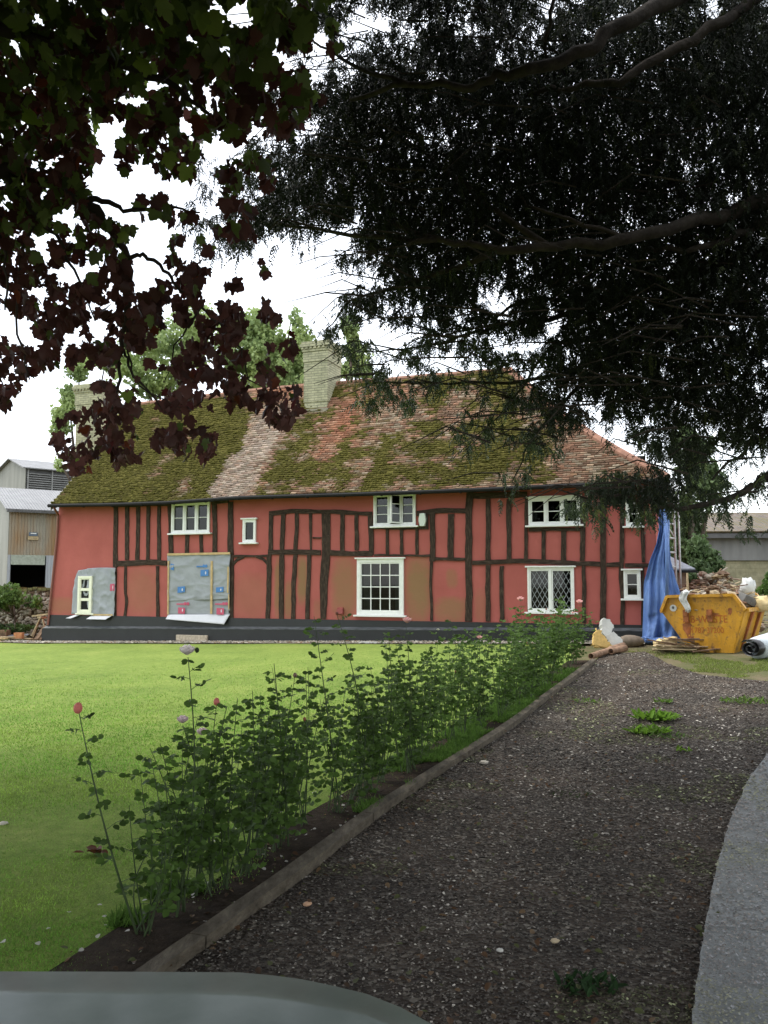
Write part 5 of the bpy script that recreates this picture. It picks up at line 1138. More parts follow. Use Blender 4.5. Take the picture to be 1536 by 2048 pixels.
bgtree('hedge_bush', 'green bush growing over the garden wall at the left edge', 'bush', 25, 26.2, [(0, 1185, 42, 26), (40, 1190, 26, 20), (15, 1205, 50, 18), (-60, 1190, 50, 30), (62, 1205, 12, 14)], 6500, .12, (.035, .06, .022), (.16, .25, .06), 38, trunkr=.06)
bgtree('bramble', 'low dark scrub and nettles at the foot of the garden wall', 'scrub', 30, 25.9, [(20, 1258, 40, 9), (-30, 1255, 40, 12), (50, 1255, 14, 10)], 3000, .08, (.04, .07, .02), (.12, .2, .05), 39, trunkr=.03)
bgtree('hedge_bush', 'low green hedge bush right of the rubble heap', 'bush', 1330, 29, [(1440, 1190, 40, 14), (1500, 1205, 50, 12)], 2600, .12, (.04, .07, .025), (.12, .2, .06), 40, trunkr=.05)

MG = """8888988673000000000000
8898889876200000000000
9879778763100000000000
7886778641000000000000
9873645300000000000000
8861134310000000000000
7873334200000000000000
5676256500000000000000
6774225500000000000000
6788765500000000000000
5564678720000000000000
5303677640000000000000
1002688660000000000000
0037774000000000000000
0031000000000000000000
0000000000000000000000""".split('\n')
YG = """000000003574776888688878
000000000454778778888888
000000004689999899999999
000000004899999999999999
000000035499867999999999
000000367899889999999878
000000679999999999988889
000000275139999999999999
000000000006999999999998
000000000018989787999998
000000000032345567999998
000000000013444556999998
000000000003333467899999
000000000000002456556657
000000000000000441036623
000000000000000100789644
000000000000000000110002""".split('\n')
def gsample(G, x, y):
    A = np.array([[int(c) for c in (row+'0'*24)[:24]] for row in G], float); A = np.pad(A, 1, mode='edge'); A[-1] = 0
    fx = np.clip(x/64-.5+1, 0, A.shape[1]-1.001); fy = np.clip(y/64-.5+1, 0, A.shape[0]-1.001); i, j = fx.astype(int), fy.astype(int); a, b = fx-i, fy-j
    return A[j, i]*(1-a)*(1-b)+A[j, i+1]*a*(1-b)+A[j+1, i]*(1-a)*b+A[j+1, i+1]*a*b
def worldpts(px, py, Y):
    x, y = (px-768)/F, -(py-1024)/F; dx, dy, dz = x, cp-y*sp, sp+y*cp; t = Y/dy; return np.stack([dx*t, dy*t, CAMH+dz*t], -1)
def branch(mb, pts, r0, r1, n=7, wob=.03, seed=0):
    P = [at(*p) for p in pts]; out_ = []; r = random.Random(seed)
    for i in range(len(P)-1):
        for k in range(4): out_.append(P[i].lerp(P[i+1], k/4)+Vector((r.uniform(-wob, wob), r.uniform(-wob, wob), r.uniform(-wob, wob))))
    out_.append(P[-1]); m = len(out_); mb.tube(out_, [r0+(r1-r0)*i/(m-1) for i in range(m)], n); return out_
# ---- yew
yw = thing('yew_tree', 'huge dark yew with wide drooping limbs filling the upper right', 'tree', (6.2, 9.0, float(gz(6.2, 9))))
def yew():
    ox = Vector((6.2, 9.0, float(gz(6.2, 9)))); mb = MB(); tr = MB()
    tr.tube([(0, 0, -.3), (.05, 0, 1.2), (-.05, .1, 2.6), (.1, 0, 4.5), (.2, 0, 7.5), (.1, .1, 11)], [.62, .5, .46, .4, .28, .06], 14); tr.build('trunk', M['yewbark'], yw, True)
    limbs = [([(1900, 560, 9), (1700, 430, 8.8), (1536, 400, 8.5), (1400, 440, 8.3), (1260, 478, 8), (1150, 490, 8), (1000, 500, 8), (870, 482, 8.2), (760, 440, 8.6)], .13, .03),
     ([(1900, -300, 9), (1500, -90, 8), (1338, 0, 7.6), (1240, 50, 7.4), (1180, 95, 7.3), (1060, 140, 7.3), (1000, 150, 7.4), (930, 175, 7.5), (820, 170, 7.6), (700, 200, 8)], .12, .03),
     ([(1900, -100, 9), (1600, -70, 8), (1480, 20, 7.8), (1350, 95, 7.7), (1240, 168, 7.7), (1150, 172, 7.9), (1050, 190, 8.2)], .1, .03),
     ([(1900, 560, 9), (1640, 440, 8.8), (1536, 445, 8.6), (1450, 480, 8.5), (1370, 505, 8.4), (1290, 498, 8.5)], .09, .03),
     ([(1900, 800, 9.5), (1650, 860, 9.3), (1536, 948, 9.2), (1500, 975, 9.2), (1440, 1000, 9.1), (1370, 1015, 9), (1320, 1010, 9), (1240, 990, 9), (1180, 985, 9)], .075, .012),
     ([(1850, 700, 9.3), (1600, 780, 9.3), (1536, 850, 9.3), (1500, 890, 9.3), (1450, 935, 9.4), (1425, 960, 9.4)], .05, .012),
     ([(1700, 700, 9.3), (1536, 860, 9.4), (1450, 858, 9.6)], .04, .02), ([(1540, 500, 9), (1300, 560, 9), (1100, 640, 9.4), (995, 650, 9.5), (940, 670, 9.6), (860, 690, 9.8), (750, 705, 10), (690, 700, 10.1)], .05, .006),
     ([(1400, 560, 9), (1200, 600, 9.2), (1050, 600, 9.5), (985, 635, 9.6), (955, 622, 9.8), (900, 640, 10)], .04, .008),
     ([(1400, 620, 9), (1150, 740, 9.5), (1060, 762, 9.7), (900, 768, 10), (800, 765, 10.2), (710, 755, 10.4)], .045, .006),
     ([(1300, 640, 9.2), (1130, 800, 9.5), (1060, 880, 9.8), (1025, 960, 10)], .035, .008), ([(1200, 620, 9.2), (1100, 700, 9.4), (1000, 830, 9.8), (925, 905, 10)], .03, .006),
     ([(1100, 495, 8), (960, 400, 8.4), (850, 300, 8.8), (760, 260, 9)], .05, .01), ([(1260, 478, 8), (1140, 440, 8), (1050, 410, 8.2), (1030, 370, 8.4)], .035, .008), ([(1000, 500, 8), (850, 560, 8.6), (700, 600, 9), (650, 660, 9.2)], .04, .008),
     ([(870, 482, 8.2), (700, 470, 8.6), (560, 450, 9), (430, 430, 9.3)], .04, .008), ([(820, 170, 7.6), (680, 120, 8), (600, 60, 8.4)], .035, .01), ([(1150, -160, 7.6), (1100, 30, 7.7), (1090, 120, 8), (1130, 150, 8.3)], .03, .015)]
    tips = []
    for i, (p, a, b) in enumerate(limbs):
        mb = MB(); pts = branch(mb, p, a*.78, b*.7, 8, .035 if i < 7 else .02, i); mb.v = [(v[0]-ox.x, v[1]-ox.y, v[2]-ox.z) for v in mb.v]; mb.build('limb', M['yewbark'], yw, True)
        tips += pts
    # twigs
    mb = MB(); r = random.Random(77)
    for _ in range(420):
        px, py = r.uniform(560, 1536), r.uniform(0, 1000)
        if gsample(YG, np.array([px]), np.array([py]))[0] < 3: continue
        Y = r.uniform(7.5, 10.5); a = at(px, py, Y)-ox; ang = r.uniform(2.5, 3.8); L = r.uniform(.4, 1.3); q = a+Vector((math.cos(ang)*L*.5, r.uniform(-.2, .2), r.uniform(-.05, .2)*L)); e = a+Vector((math.cos(ang)*L, r.uniform(-.3, .3), -r.uniform(0, .3)*L))
        mb.tube([a, q, e], [.012, .008, .003], 4)
    mb.build('twigs', M['yewbark'], yw)
    # spray templates: drooping shoot with side shoots
    def template(seed, nside=12, L=.42):
        r = np.random.default_rng(seed); V = []; Fq = []
        def quad(a, d, l, wd, nrm):
            d = d/np.linalg.norm(d); sd_ = np.cross(d, nrm); sd_ /= np.linalg.norm(sd_)+1e-9; b = len(V); V.extend([a-sd_*wd*.5, a+sd_*wd*.5, a+d*l+sd_*wd*.3, a+d*l-sd_*wd*.3]); Fq.append((b, b+1, b+2, b+3))
        for i in range(nside):
            t = i/(nside-1); a = np.array([L*t, 0, -.22*L*t*t*2]); sgn = 1 if i % 2 else -1; l = .13*(1-.55*t)*r.uniform(.7, 1.2)
            d = np.array([.55, sgn*r.uniform(.5, 1), -r.uniform(.2, .9)]); quad(a, d, l, r.uniform(.028, .042), np.array([r.uniform(-.5, .5), r.uniform(-.5, .5), 1.]))
            if i % 2 == 0: quad(a, np.array([.8, r.uniform(-.3, .3), -.8]), l*.9, .03, np.array([0, 1., r.uniform(-.4, .4)]))
        return np.array(V), np.array(Fq)
    TT = [template(s_) for s_ in range(4)]
    r = np.random.default_rng(5)
    Vs, Fs, Cs = [], [], []; nb = 0
    def addsprays(P, sc, tilt, tn=None):
        nonlocal nb
        n = len(P); ix = r.integers(0, 4, n)
        for k in range(4):
            m = ix == k; T, TF = TT[k]; q = m.sum()
            R = eulers(r.normal(0, .5, q), r.uniform(.15, 1.25, q)*tilt, r.uniform(0, 6.28, q)); V, Fc = scatter(T, TF, P[m], R, sc[m]); Vs.append(V); Fs.append(Fc+nb); nb += len(V)
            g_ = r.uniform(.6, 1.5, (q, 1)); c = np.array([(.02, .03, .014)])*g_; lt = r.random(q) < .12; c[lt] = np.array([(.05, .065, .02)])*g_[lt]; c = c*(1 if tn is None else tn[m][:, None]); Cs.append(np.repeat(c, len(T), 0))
    N0 = 210000; px = r.uniform(-60, 1640, N0); py = r.uniform(-90, 1080, N0); g_ = gsample(YG, px, py)
    nz_ = .55*fbm(np.stack([px/46, py/30], -1), 3, 3)+.45*fbm(np.stack([px/15, py/10], -1), 4, 2); rk = np.empty(N0); rk[np.argsort(nz_)] = np.arange(N0)/N0
    kept = np.interp(g_, [0, .4, 1, 2, 3, 4, 5, 6, 7, 8, 9], [0, .0, .07, .15, .24, .33, .43, .55, .7, .84, .985]); ok = (rk > 1-kept) & (r.random(N0) < np.interp(g_, [0, 5, 8, 9], [.3, .45, .6, .62]))
    px, py, g_ = px[ok], py[ok], g_[ok]/9; n = len(px); lowY = np.interp(py, [0, 500, 900], [7.7, 8.3, 8.8]); Y = lowY+r.uniform(0, 1, n)*3.0
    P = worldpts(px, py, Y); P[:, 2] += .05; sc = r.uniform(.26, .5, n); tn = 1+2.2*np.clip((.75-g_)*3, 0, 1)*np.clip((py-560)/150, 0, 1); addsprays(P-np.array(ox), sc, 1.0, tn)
    # fine sprays strung along the outer limbs
    Q_ = []
    for (p, a, b) in limbs[4:12]+limbs[14:15]:
        W_ = [at(*q) for q in p]
        for i in range(len(W_)-1):
            L = (W_[i+1]-W_[i]).length
            for k in range(int(L*45)):
                v = W_[i].lerp(W_[i+1], random.random()); pr = proj(np.array(v))
                if pr[0] < 1560: Q_.append(v+Vector((random.gauss(0, .07), random.gauss(0, .12), random.gauss(-.04, .06))))
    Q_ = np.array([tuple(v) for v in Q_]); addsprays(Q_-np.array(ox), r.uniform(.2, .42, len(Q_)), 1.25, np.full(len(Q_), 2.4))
    V = np.concatenate(Vs); Fc = np.concatenate(Fs); C = np.concatenate(Cs)
    npmesh('crown', V, Fc, M['yew'], yw, col=C)
    # coarse leaves added unseen overhead, behind and on the far side, shading the foreground
    n = 90000; P = np.stack([r.uniform(-6.5, 13, n), r.uniform(-7, 16, n), r.uniform(3.6, 10.5, n)], -1)
    X, Yp, f = proj(P); vis = (f > 0) & (X > -120) & (X < 1660) & (Yp > -160) & (Yp < 2200)
    el = (((P[:, 0]-4)/9.5)**2+((P[:, 1]-4)/11)**2+((P[:, 2]-6.5)/4.6)**2) < 1; low_ok = P[:, 2] > 3.0+.12*np.hypot(P[:, 0]-6, P[:, 1]-9)*0+.9*(np.hypot(P[:, 0], P[:, 1]) < 3)
    P = P[el & ~vis & low_ok]; P = P[fbm(P*.9, 6, 2) > .44]; n = len(P); T, TF = leafquad(); R = eulers(r.uniform(-.7, .7, n), r.uniform(-.7, .7, n), r.uniform(0, 6.28, n))
    V, Fc = scatter(T, TF, P-np.array(ox), R, r.uniform(.14, .28, n)); npmesh('outer_crown', V, Fc, M['yew'], yw, col=np.full((len(V), 3), .03)*np.array([1, 1.3, .6])); print('outer', n)
yew()
# ---- purple maple
mp_ = thing('purple_maple', 'purple leaved maple with branches hanging down over the upper left', 'tree', (-4.6, 3.2, 0.0))
def maple():
    ox = Vector((-4.6, 3.2, 0)); tr = MB(); tr.tube([(0, 0, -.2), (.05, 0, 1.5), (0, .1, 3), (.2, .1, 5), (.3, 0, 8)], [.3, .25, .22, .16, .04], 12); tr.build('trunk', M['bark'], mp_, True)
    limbs = [([(-900, 420, 3.4), (-300, 330, 3.8), (0, 342, 4.2), (60, 350, 4.3), (110, 372, 4.4), (190, 420, 4.6), (225, 465, 4.7), (258, 512, 4.8), (262, 570, 4.9), (250, 640, 5), (240, 720, 5.1), (236, 790, 5.2), (210, 860, 5.3)], .045, .006),
      ([(258, 515, 4.8), (285, 512, 4.8), (312, 525, 4.9), (340, 555, 5), (370, 585, 5), (400, 615, 5.1), (440, 650, 5.2), (480, 700, 5.3), (500, 760, 5.4), (545, 790, 5.4)], .014, .004),
      ([(245, 700, 5.1), (262, 740, 5.1), (300, 790, 5.2), (340, 830, 5.3)], .01, .004), ([(250, 640, 5), (262, 730, 5.1), (275, 770, 5.1), (380, 830, 5.2)], .008, .003), ([(400, 615, 5.1), (350, 690, 5.2), (330, 760, 5.2)], .008, .003),
      ([(-300, 100, 3.4), (0, 60, 3.6), (200, 120, 3.8), (330, 160, 3.9), (420, 230, 4)], .04, .008), ([(-300, -100, 3.4), (100, -40, 3.6), (350, 20, 3.8), (480, 90, 4), (560, 150, 4.1)], .035, .006), ([(0, 460, 4.3), (14, 560, 4.4), (10, 620, 4.5)], .01, .005),
      ([(0, 342, 4.2), (60, 420, 4.4), (110, 470, 4.5), (160, 560, 4.7), (190, 640, 4.8)], .018, .004), ([(110, 372, 4.4), (40, 500, 4.5), (30, 640, 4.6), (60, 760, 4.7)], .014, .004), ([(160, 400, 4.53), (205, 398, 4.58), (250, 420, 4.6), (330, 410, 4.7), (400, 425, 4.8)], .02, .005)]
    for i, (p, a, b) in enumerate(limbs):
        mb = MB(); branch(mb, p, a, b, 6, .012, 50+i); mb.v = [(v[0]-ox.x, v[1]-ox.y, v[2]-ox.z) for v in mb.v]; mb.build('limb', M['twig'], mp_, True)
    # palmate leaf
    half = [(0, .10), (.14, -.03), (.30, -.03), (.40, .05), (.55, .10), (.47, .20), (.52, .30), (.66, .38), (.64, .52), (.54, .56), (.42, .52), (.36, .56), (.38, .70), (.26, .76), (.15, .90), (0, 1.0)]
    pts = [(x, y) for x, y in half]+[(-x, y) for x, y in half[-2:0:-1]]; c = len(pts)
    T = np.array([(x, -.16*abs(x)**1.3-.05*y*y, -y) for x, y in pts]+[(0, .02, -.38)]); TF = np.array([(c, i, (i+1) % c) for i in range(c)])
    # petiole
    k0 = len(T); T = np.concatenate([T, [(-.012, 0, -.1), (.012, 0, -.1), (.03, .02, .5)]]); TF = np.concatenate([TF, [(k0, k0+1, k0+2)]]); T = T-np.array([0, 0, -.4])
    r = np.random.default_rng(8); N0 = 16000; px = r.uniform(-100, 720, N0); py = r.uniform(-120, 960, N0); g_ = gsample(MG, px, py)/9
    nz_ = fbm(np.stack([px/42, py/42], -1), 13, 3); cut = np.clip((nz_-.5)*2.6+.5, 0, 1); ok = (g_ > .08) & (cut > (1-g_)*.95-.05) & (r.random(N0) < np.where(g_ > .9, .66, .66))
    px, py = px[ok], py[ok]; n = len(px); Y = np.interp(py, [0, 400, 800], [3.2, 4.2, 4.9])+r.uniform(-.2, 1.1, n); Y = np.where((py < 330) & (r.random(n) < .45), Y+r.uniform(.5, 4.5, n), Y); s0 = np.where(Y > 5.5, 1.5, 1.0); P = worldpts(px, py, Y)
    up = np.clip(1-py/520, 0, 1)
    s_ = r.uniform(.052, .1, n)*np.interp(py, [0, 500, 900], [1.12, .95, .85])*s0
    R = eulers(r.uniform(-1.0, .6, n), r.normal(0, .6, n), r.uniform(0, 6.28, n)); R[:, :, 0] *= r.uniform(.45, 1.05, n)[:, None]; R[:, :, 1] *= r.uniform(.5, 3.5, n)[:, None]; V, Fc = scatter(T, TF, P-np.array(ox), R, s_)
    green = r.random(n) < np.clip(.03+.85*up+.35*((px < 480) & (py < 520) & (py > 360)), 0, .93); c = np.where(green[:, None], np.array([(.10, .14, .035)]), np.array([(.085, .034, .03)]))*r.uniform(.6, 1.5, (n, 1))
    br = r.random(n); c[(br < .08) & green] = (.2, .28, .05); c[(br > .985)] = (.14, .035, .015); c[(br < .03) & ~green] = (.09, .02, .02)
    npmesh('crown', V, Fc, M['maple'], mp_, col=np.repeat(c, len(T), 0)); print('maple leaves', n)
    n = 420000; P = np.stack([r.uniform(-13, 3, n), r.uniform(-6, 11, n), r.uniform(4.0, 12, n)], -1); X, Yp, f = proj(P); vis = (f > 0) & (X > -160) & (X < 1700) & (Yp > -200) & (Yp < 2200)
    el = (((P[:, 0]+4.2)/7.5)**2+((P[:, 1]-3)/7.5)**2+((P[:, 2]-7.3)/4.4)**2) < 1; P = P[el & ~vis]; n = len(P); P = P[(P[:, 2] > 6) | (r.random(n) < .6)]; n = len(P); T = np.array([(0, 0, -.6), (.42, .05, -.1), (.5, 0, .3), (0, -.05, .6), (-.5, 0, .3), (-.42, .05, -.1)]); TF = np.array([(0, 1, 2), (0, 2, 3), (0, 3, 4), (0, 4, 5)]); R = eulers(r.uniform(.5, 1.9, n), r.normal(0, .5, n), r.uniform(0, 6.28, n)); V, Fc = scatter(T, TF, P-np.array(ox), R, np.interp(P[:, 2], [4, 6, 7], [.09, .14, .26])*r.uniform(.8, 1.3, n))
    npmesh('outer_crown', V, Fc, M['maple'], mp_, col=np.full((len(V), 3), .03)*np.array([1, .6, .5]))  # unseen leaves added out of view to shade the near lawn
maple()

# ================================================================= ROSES
LEAFL = np.array([(0, 0, 0), (.26, .14, .03), (.37, .4, .04), (.28, .75, .01), (0, 1, -.08), (-.28, .75, .01), (-.37, .4, .04), (-.26, .14, .03), (0, .5, -.05)]); LF = np.array([(i, (i+1) % 8, 8) for i in range(8)])
def frame_from(d, up=(0, 0, 1)):
    d = Vector(d).normalized(); x = d.cross(Vector(up)); x = x.normalized() if x.length > 1e-4 else Vector((1, 0, 0)); z = x.cross(d); return np.array([[x.x, d.x, z.x], [x.y, d.y, z.y], [x.z, d.z, z.z]])
def bloom(parent, P, r, col, kind='flower'):
    mb = MB(); rr = random.Random(int(P[0]*1000) & 999)
    if kind == 'rose_bud': mb.blob(P, (r, r, r*1.25), 10, 8, .04, rnd=rr); o = mb.build('rose_bud', M['petal'], parent, True)
    else:
        V = []
        for ring, (n, tilt, s_) in enumerate(((5, .6, 1.0), (5, .9, .95), (5, 1.15, .8), (4, 1.35, .6))):
            for k in range(n):
                a = 6.283*k/n+ring*.6+rr.uniform(-.15, .15); base = len(mb.v); L = r*s_*1.35; ca_, sa2 = math.cos(a), math.sin(a)
                for i in range(5):
                    t = i/4; wd = L*.62*math.sin(math.pi*(.18+.72*t)); el = tilt+t*.9*(.6 if ring else .2); ro = L*t*math.cos(min(el, 1.5)); ho = L*t*math.sin(min(el, 1.5))*.9
                    for j in (-1, -.5, 0, .5, 1): mb.v.append((P[0]+ca_*ro-sa2*wd*j, P[1]+sa2*ro+ca_*wd*j, P[2]+ho-abs(j)*abs(j)*-.18*L))
                for i in range(4):
                    for j in range(4): q = base+i*5+j; mb.f.append((q, q+1, q+6, q+5))
        o = mb.build('flower', M['petal'], parent, True)
    a = o.data.attributes.new('col', 'FLOAT_COLOR', 'POINT'); a.data.foreach_set('color', np.tile(np.array([*col, 1], np.float32), len(o.data.vertices))); return o
def bush(name, base, stems, label, group, seed, blooms=(), leafs=1.0, dens=1.0, tone=1.0):
    r = random.Random(seed); g_ = float(gz(base.x, base.y)); t = thing('rose_bush', label, 'rose bush', (base.x, base.y, g_+.01), 0, group); sm_ = MB(); PL, RL, SL, CL = [], [], [], []
    for (top, lean, th) in stems:
        n = 9; bx = Vector((r.uniform(-.06, .06), r.uniform(-.06, .06), 0)); side = Vector((r.gauss(0, .035), r.gauss(0, .035), 0)); T_ = Vector(top)
        pts = [bx.lerp(T_, i/n)+side*math.sin(math.pi*i/n)+Vector((lean*math.sin(math.pi*i/n)*.5, 0, 0)) for i in range(n+1)]; sm_.tube(pts, [th*(1-.7*i/n) for i in range(n+1)], 5)
        L = T_.length; k = 0; z = L*r.uniform(.12, .3)
        while z < L*.985:
            f = z/L*n; i = min(int(f), n-1); p = pts[i].lerp(pts[i+1], f-i); a = k*2.4+r.uniform(-.5, .5); pl = r.uniform(.07, .13)*leafs*(1.12-.45*z/L)
            d = Vector((math.cos(a), math.sin(a), r.uniform(.05, .7))).normalized(); e = p+d*pl+Vector((0, 0, -.015)); sm_.tube([p, p+d*pl*.55, e], [.0018, .0014, .001], 3, False)
            sdv = d.cross(Vector((0, 0, 1))).normalized(); col = np.array((.07, .125, .025))*r.uniform(.6, 1.35)*tone
            if r.random() < .12: col = np.array((.08, .14, .03))*tone
            tip = (0, 1) if z > L*.0 else (0,)
            for q, sd2 in ((.45, -1), (.45, 1), (.78, -1), (.78, 1), (1.0, 0)):
                dd = (d*(.35 if sd2 else 1)+sdv*sd2*.9+Vector((0, 0, r.uniform(-.6, .35)))).normalized(); PL.append(tuple(p.lerp(e, q))); RL.append(frame_from(dd, (r.uniform(-.7, .7), r.uniform(-1.5, .3), r.uniform(.3, 1)))); SL.append(r.uniform(.034, .054)*leafs*(1.1-.3*z/L)); CL.append(col)
            z += (r.uniform(.035, .062)+.03*(z < L*.35))/dens; k += 1
    sm_.build('stems', M['stem'], t)
    V, Fc = scatter(LEAFL, LF, np.array(PL), np.array(RL), np.array(SL)); npmesh('foliage', V, Fc, M['rose'], t, col=np.repeat(np.array(CL), 9, 0))
    for (P, rad, col, kind) in blooms: bloom(t, P, rad, col, kind)
    return t
def rowp(Y, off=.3): return left(Kpt(Y), off)
def Yfor(px, off=.3):
    best = min(np.linspace(3.2, 15.5, 600), key=lambda Y: abs(proj(np.array([rowp(Y, off).x, rowp(Y, off).y, 0]))[0]-px)); return best
PINKW, PINK, CORAL = (.95, .88, .84), (.88, .55, .52), (.75, .27, .22)
heroes = [ # base px, tops [(px,py)], blooms [(px,py,r,col,kind)], label
 (292, [(158, 1430), (300, 1640), (345, 1620)], [(156, 1418, .023, CORAL, 'rose_bud')], 'leftmost rose bush with one long stem leaning left under a coral bud'),
 (352, [(376, 1318), (395, 1440), (300, 1500), (330, 1560)], [(374, 1312, .042, PINKW, 'flower'), (394, 1302, .012, (.05, .07, .03), 'rose_bud'), (367, 1302, .012, (.05, .07, .03), 'rose_bud')], 'rose bush whose tall stem ends in a large whitish bloom'),
 (440, [(366, 1455), (433, 1412), (320, 1490), (475, 1400)], [(365, 1448, .034, (.8, .66, .66), 'flower'), (433, 1405, .018, CORAL, 'rose_bud')], 'rose bush with a greyish pink bloom and a coral bud at half height'),
 (480, [(404, 1480), (505, 1385), (540, 1420)], [(404, 1472, .034, (.8, .66, .66), 'flower')], 'rose bush with a low drooping greyish pink bloom'),
 (560, [(548, 1330), (590, 1355), (520, 1390), (600, 1450)], [(590, 1352, .014, (.3, .2, .15), 'rose_bud')], 'rose bush with a thin leafless tip above the lawn'),
 (668, [(628, 1235), (690, 1385), (640, 1400)], [], 'tallest rose bush with pale green young leaves at its tip'),
 (722, [(674, 1232), (705, 1350), (760, 1400)], [(674, 1228, .012, (.3, .12, .08), 'rose_bud')], 'rose bush with a bare tip standing up before the black plinth'),
 (818, [(812, 1255), (780, 1350), (840, 1330)], [(814, 1247, .045, PINK, 'flower')], 'rose bush carrying the large pink bloom nearest the middle of the row'),
 (960, [(958, 1285), (900, 1240), (985, 1270)], [(959, 1279, .036, PINK, 'flower'), (876, 1262, .02, (.6, .6, .5), 'flower')], 'rose bush with a small pink bloom low against the plinth'),
 (1062, [(1040, 1212), (1010, 1260), (1075, 1230), (1090, 1250)], [(1041, 1203, .055, PINK, 'flower')], 'rose bush with a pink bloom just left of the leaded window'),
 (1165, [(1158, 1216), (1140, 1230), (1180, 1225), (1190, 1240)], [(1159, 1208, .06, PINK, 'flower'), (1146, 1228, .03, PINK, 'flower')], 'rose bush with pink blooms just right of the leaded window')]
used = []
for i, (bx, tops, bl, lab) in enumerate(heroes):
    Y = Yfor(bx); b2 = rowp(Y); used.append(Y); g_ = float(gz(b2.x, b2.y)); b = Vector((b2.x, b2.y, g_)); st = []
    far = max(1, Y/7)
    for j, (tx, ty) in enumerate(tops):
        T_ = at(tx, ty, Y+random.uniform(-.12, .12) if j else Y)-b; st.append((tuple(T_), random.uniform(-.04, .04), .0075 if j == 0 else .006))
    for j in range(4):
        h_ = random.uniform(.45, .95); st.append(((random.uniform(-.32, .3), random.uniform(-.22, .22), h_), 0, .005))
    bls = []
    for (x_, y_, rr, c_, k_) in bl: v = at(x_, y_, Y)-b; bls.append(((v.x, v.y, v.z-.005), rr, c_, k_))
    bush('rose_bush', b, st, lab, None, 100+i, bls, leafs=min(1.25, .92+Y*.025), dens=1 if i > 0 else .8)
protos = []; Yr = 4.2; kk = 0; rr = random.Random(21)
while Yr < 15.3:
    if min(abs(Yr-q) for q in used) > .1:
        b2 = left(Kpt(Yr), .3+rr.uniform(-.1, .12)); b = Vector((b2.x, b2.y, 0)); st = []
        hmax = np.interp(Yr, [4.5, 6, 8, 11, 13.5, 15.3], [.95, 1.15, 1.25, 1.22, 1.3, 1.32])
        for j in range(rr.randint(6, 8)):
            h_ = hmax*rr.uniform(.45, 1.08); st.append(((rr.uniform(-.22, .22)*h_, rr.uniform(-.22, .22)*h_, h_), rr.uniform(-.03, .03), rr.uniform(.004, .0065)))
        bl = []
        if rr.random() < .3: tp_ = st[0][0]; bl.append(((tp_[0], tp_[1], tp_[2]+.01), .012, (.35, .14, .08), 'rose_bud'))
        bush('rose_bush', b, st, 'green rose bush without open blooms in the middle of the row along the wooden edging', 'plain rose bushes in the row along the edging', 300+kk, bl, leafs=min(1.25, .86+Yr*.028), dens=.95, tone=1.0+.25*(Yr > 9)); kk += 1
    Yr += .27+.012*Yr*rr.uniform(.6, 1.4)
print('roses', kk)
# fallen petals
n = 70; pts = []
for _ in range(n):
    Y = rr.uniform(3.9, 7); p = left(Kpt(Y), rr.uniform(.05, .9)); pts.append((p.x, p.y, float(gz(p.x, p.y))+.035))
V, Fc = scatter(LEAFL*np.array([1.4, 1, 2]), LF, np.array(pts), eulers(rng.uniform(-.4, .4, n), rng.uniform(-.4, .4, n), rng.uniform(0, 6.28, n)), rng.uniform(.015, .032, n))
o = npmesh('fallen_petals', V, Fc, M['petal'], col=np.full((len(V), 3), .5)*np.array([1.1, 1.05, .95])); tag(o, kind='stuff')
nl = 2600; ly = np.exp(rng.uniform(math.log(3), math.log(14), nl)); lx = rng.uniform(-.7, .6, nl)*ly; lm = inpoly(lx, ly, dpoly) | (np.abs(lx-np.interp(ly, [p.y for p in bedL], [p.x for p in bedL])-.2) < .35); lx, ly = lx[lm], ly[lm]; nl = len(lx)
V, Fc = scatter(LEAFL*np.array([1, 1, 2.5]), LF, np.stack([lx, ly, gz(lx, ly)+.025], -1), eulers(rng.uniform(-.5, .5, nl), rng.uniform(-.5, .5, nl), rng.uniform(0, 6.28, nl)), rng.uniform(.015, .045, nl))
lc = np.array([(.13, .07, .035), (.2, .13, .07), (.08, .05, .03), (.1, .11, .04)])[rng.integers(0, 4, nl)]; o = npmesh('leaf_litter', V, Fc, M['petal'], col=np.repeat(lc, 9, 0)); tag(o, kind='stuff')
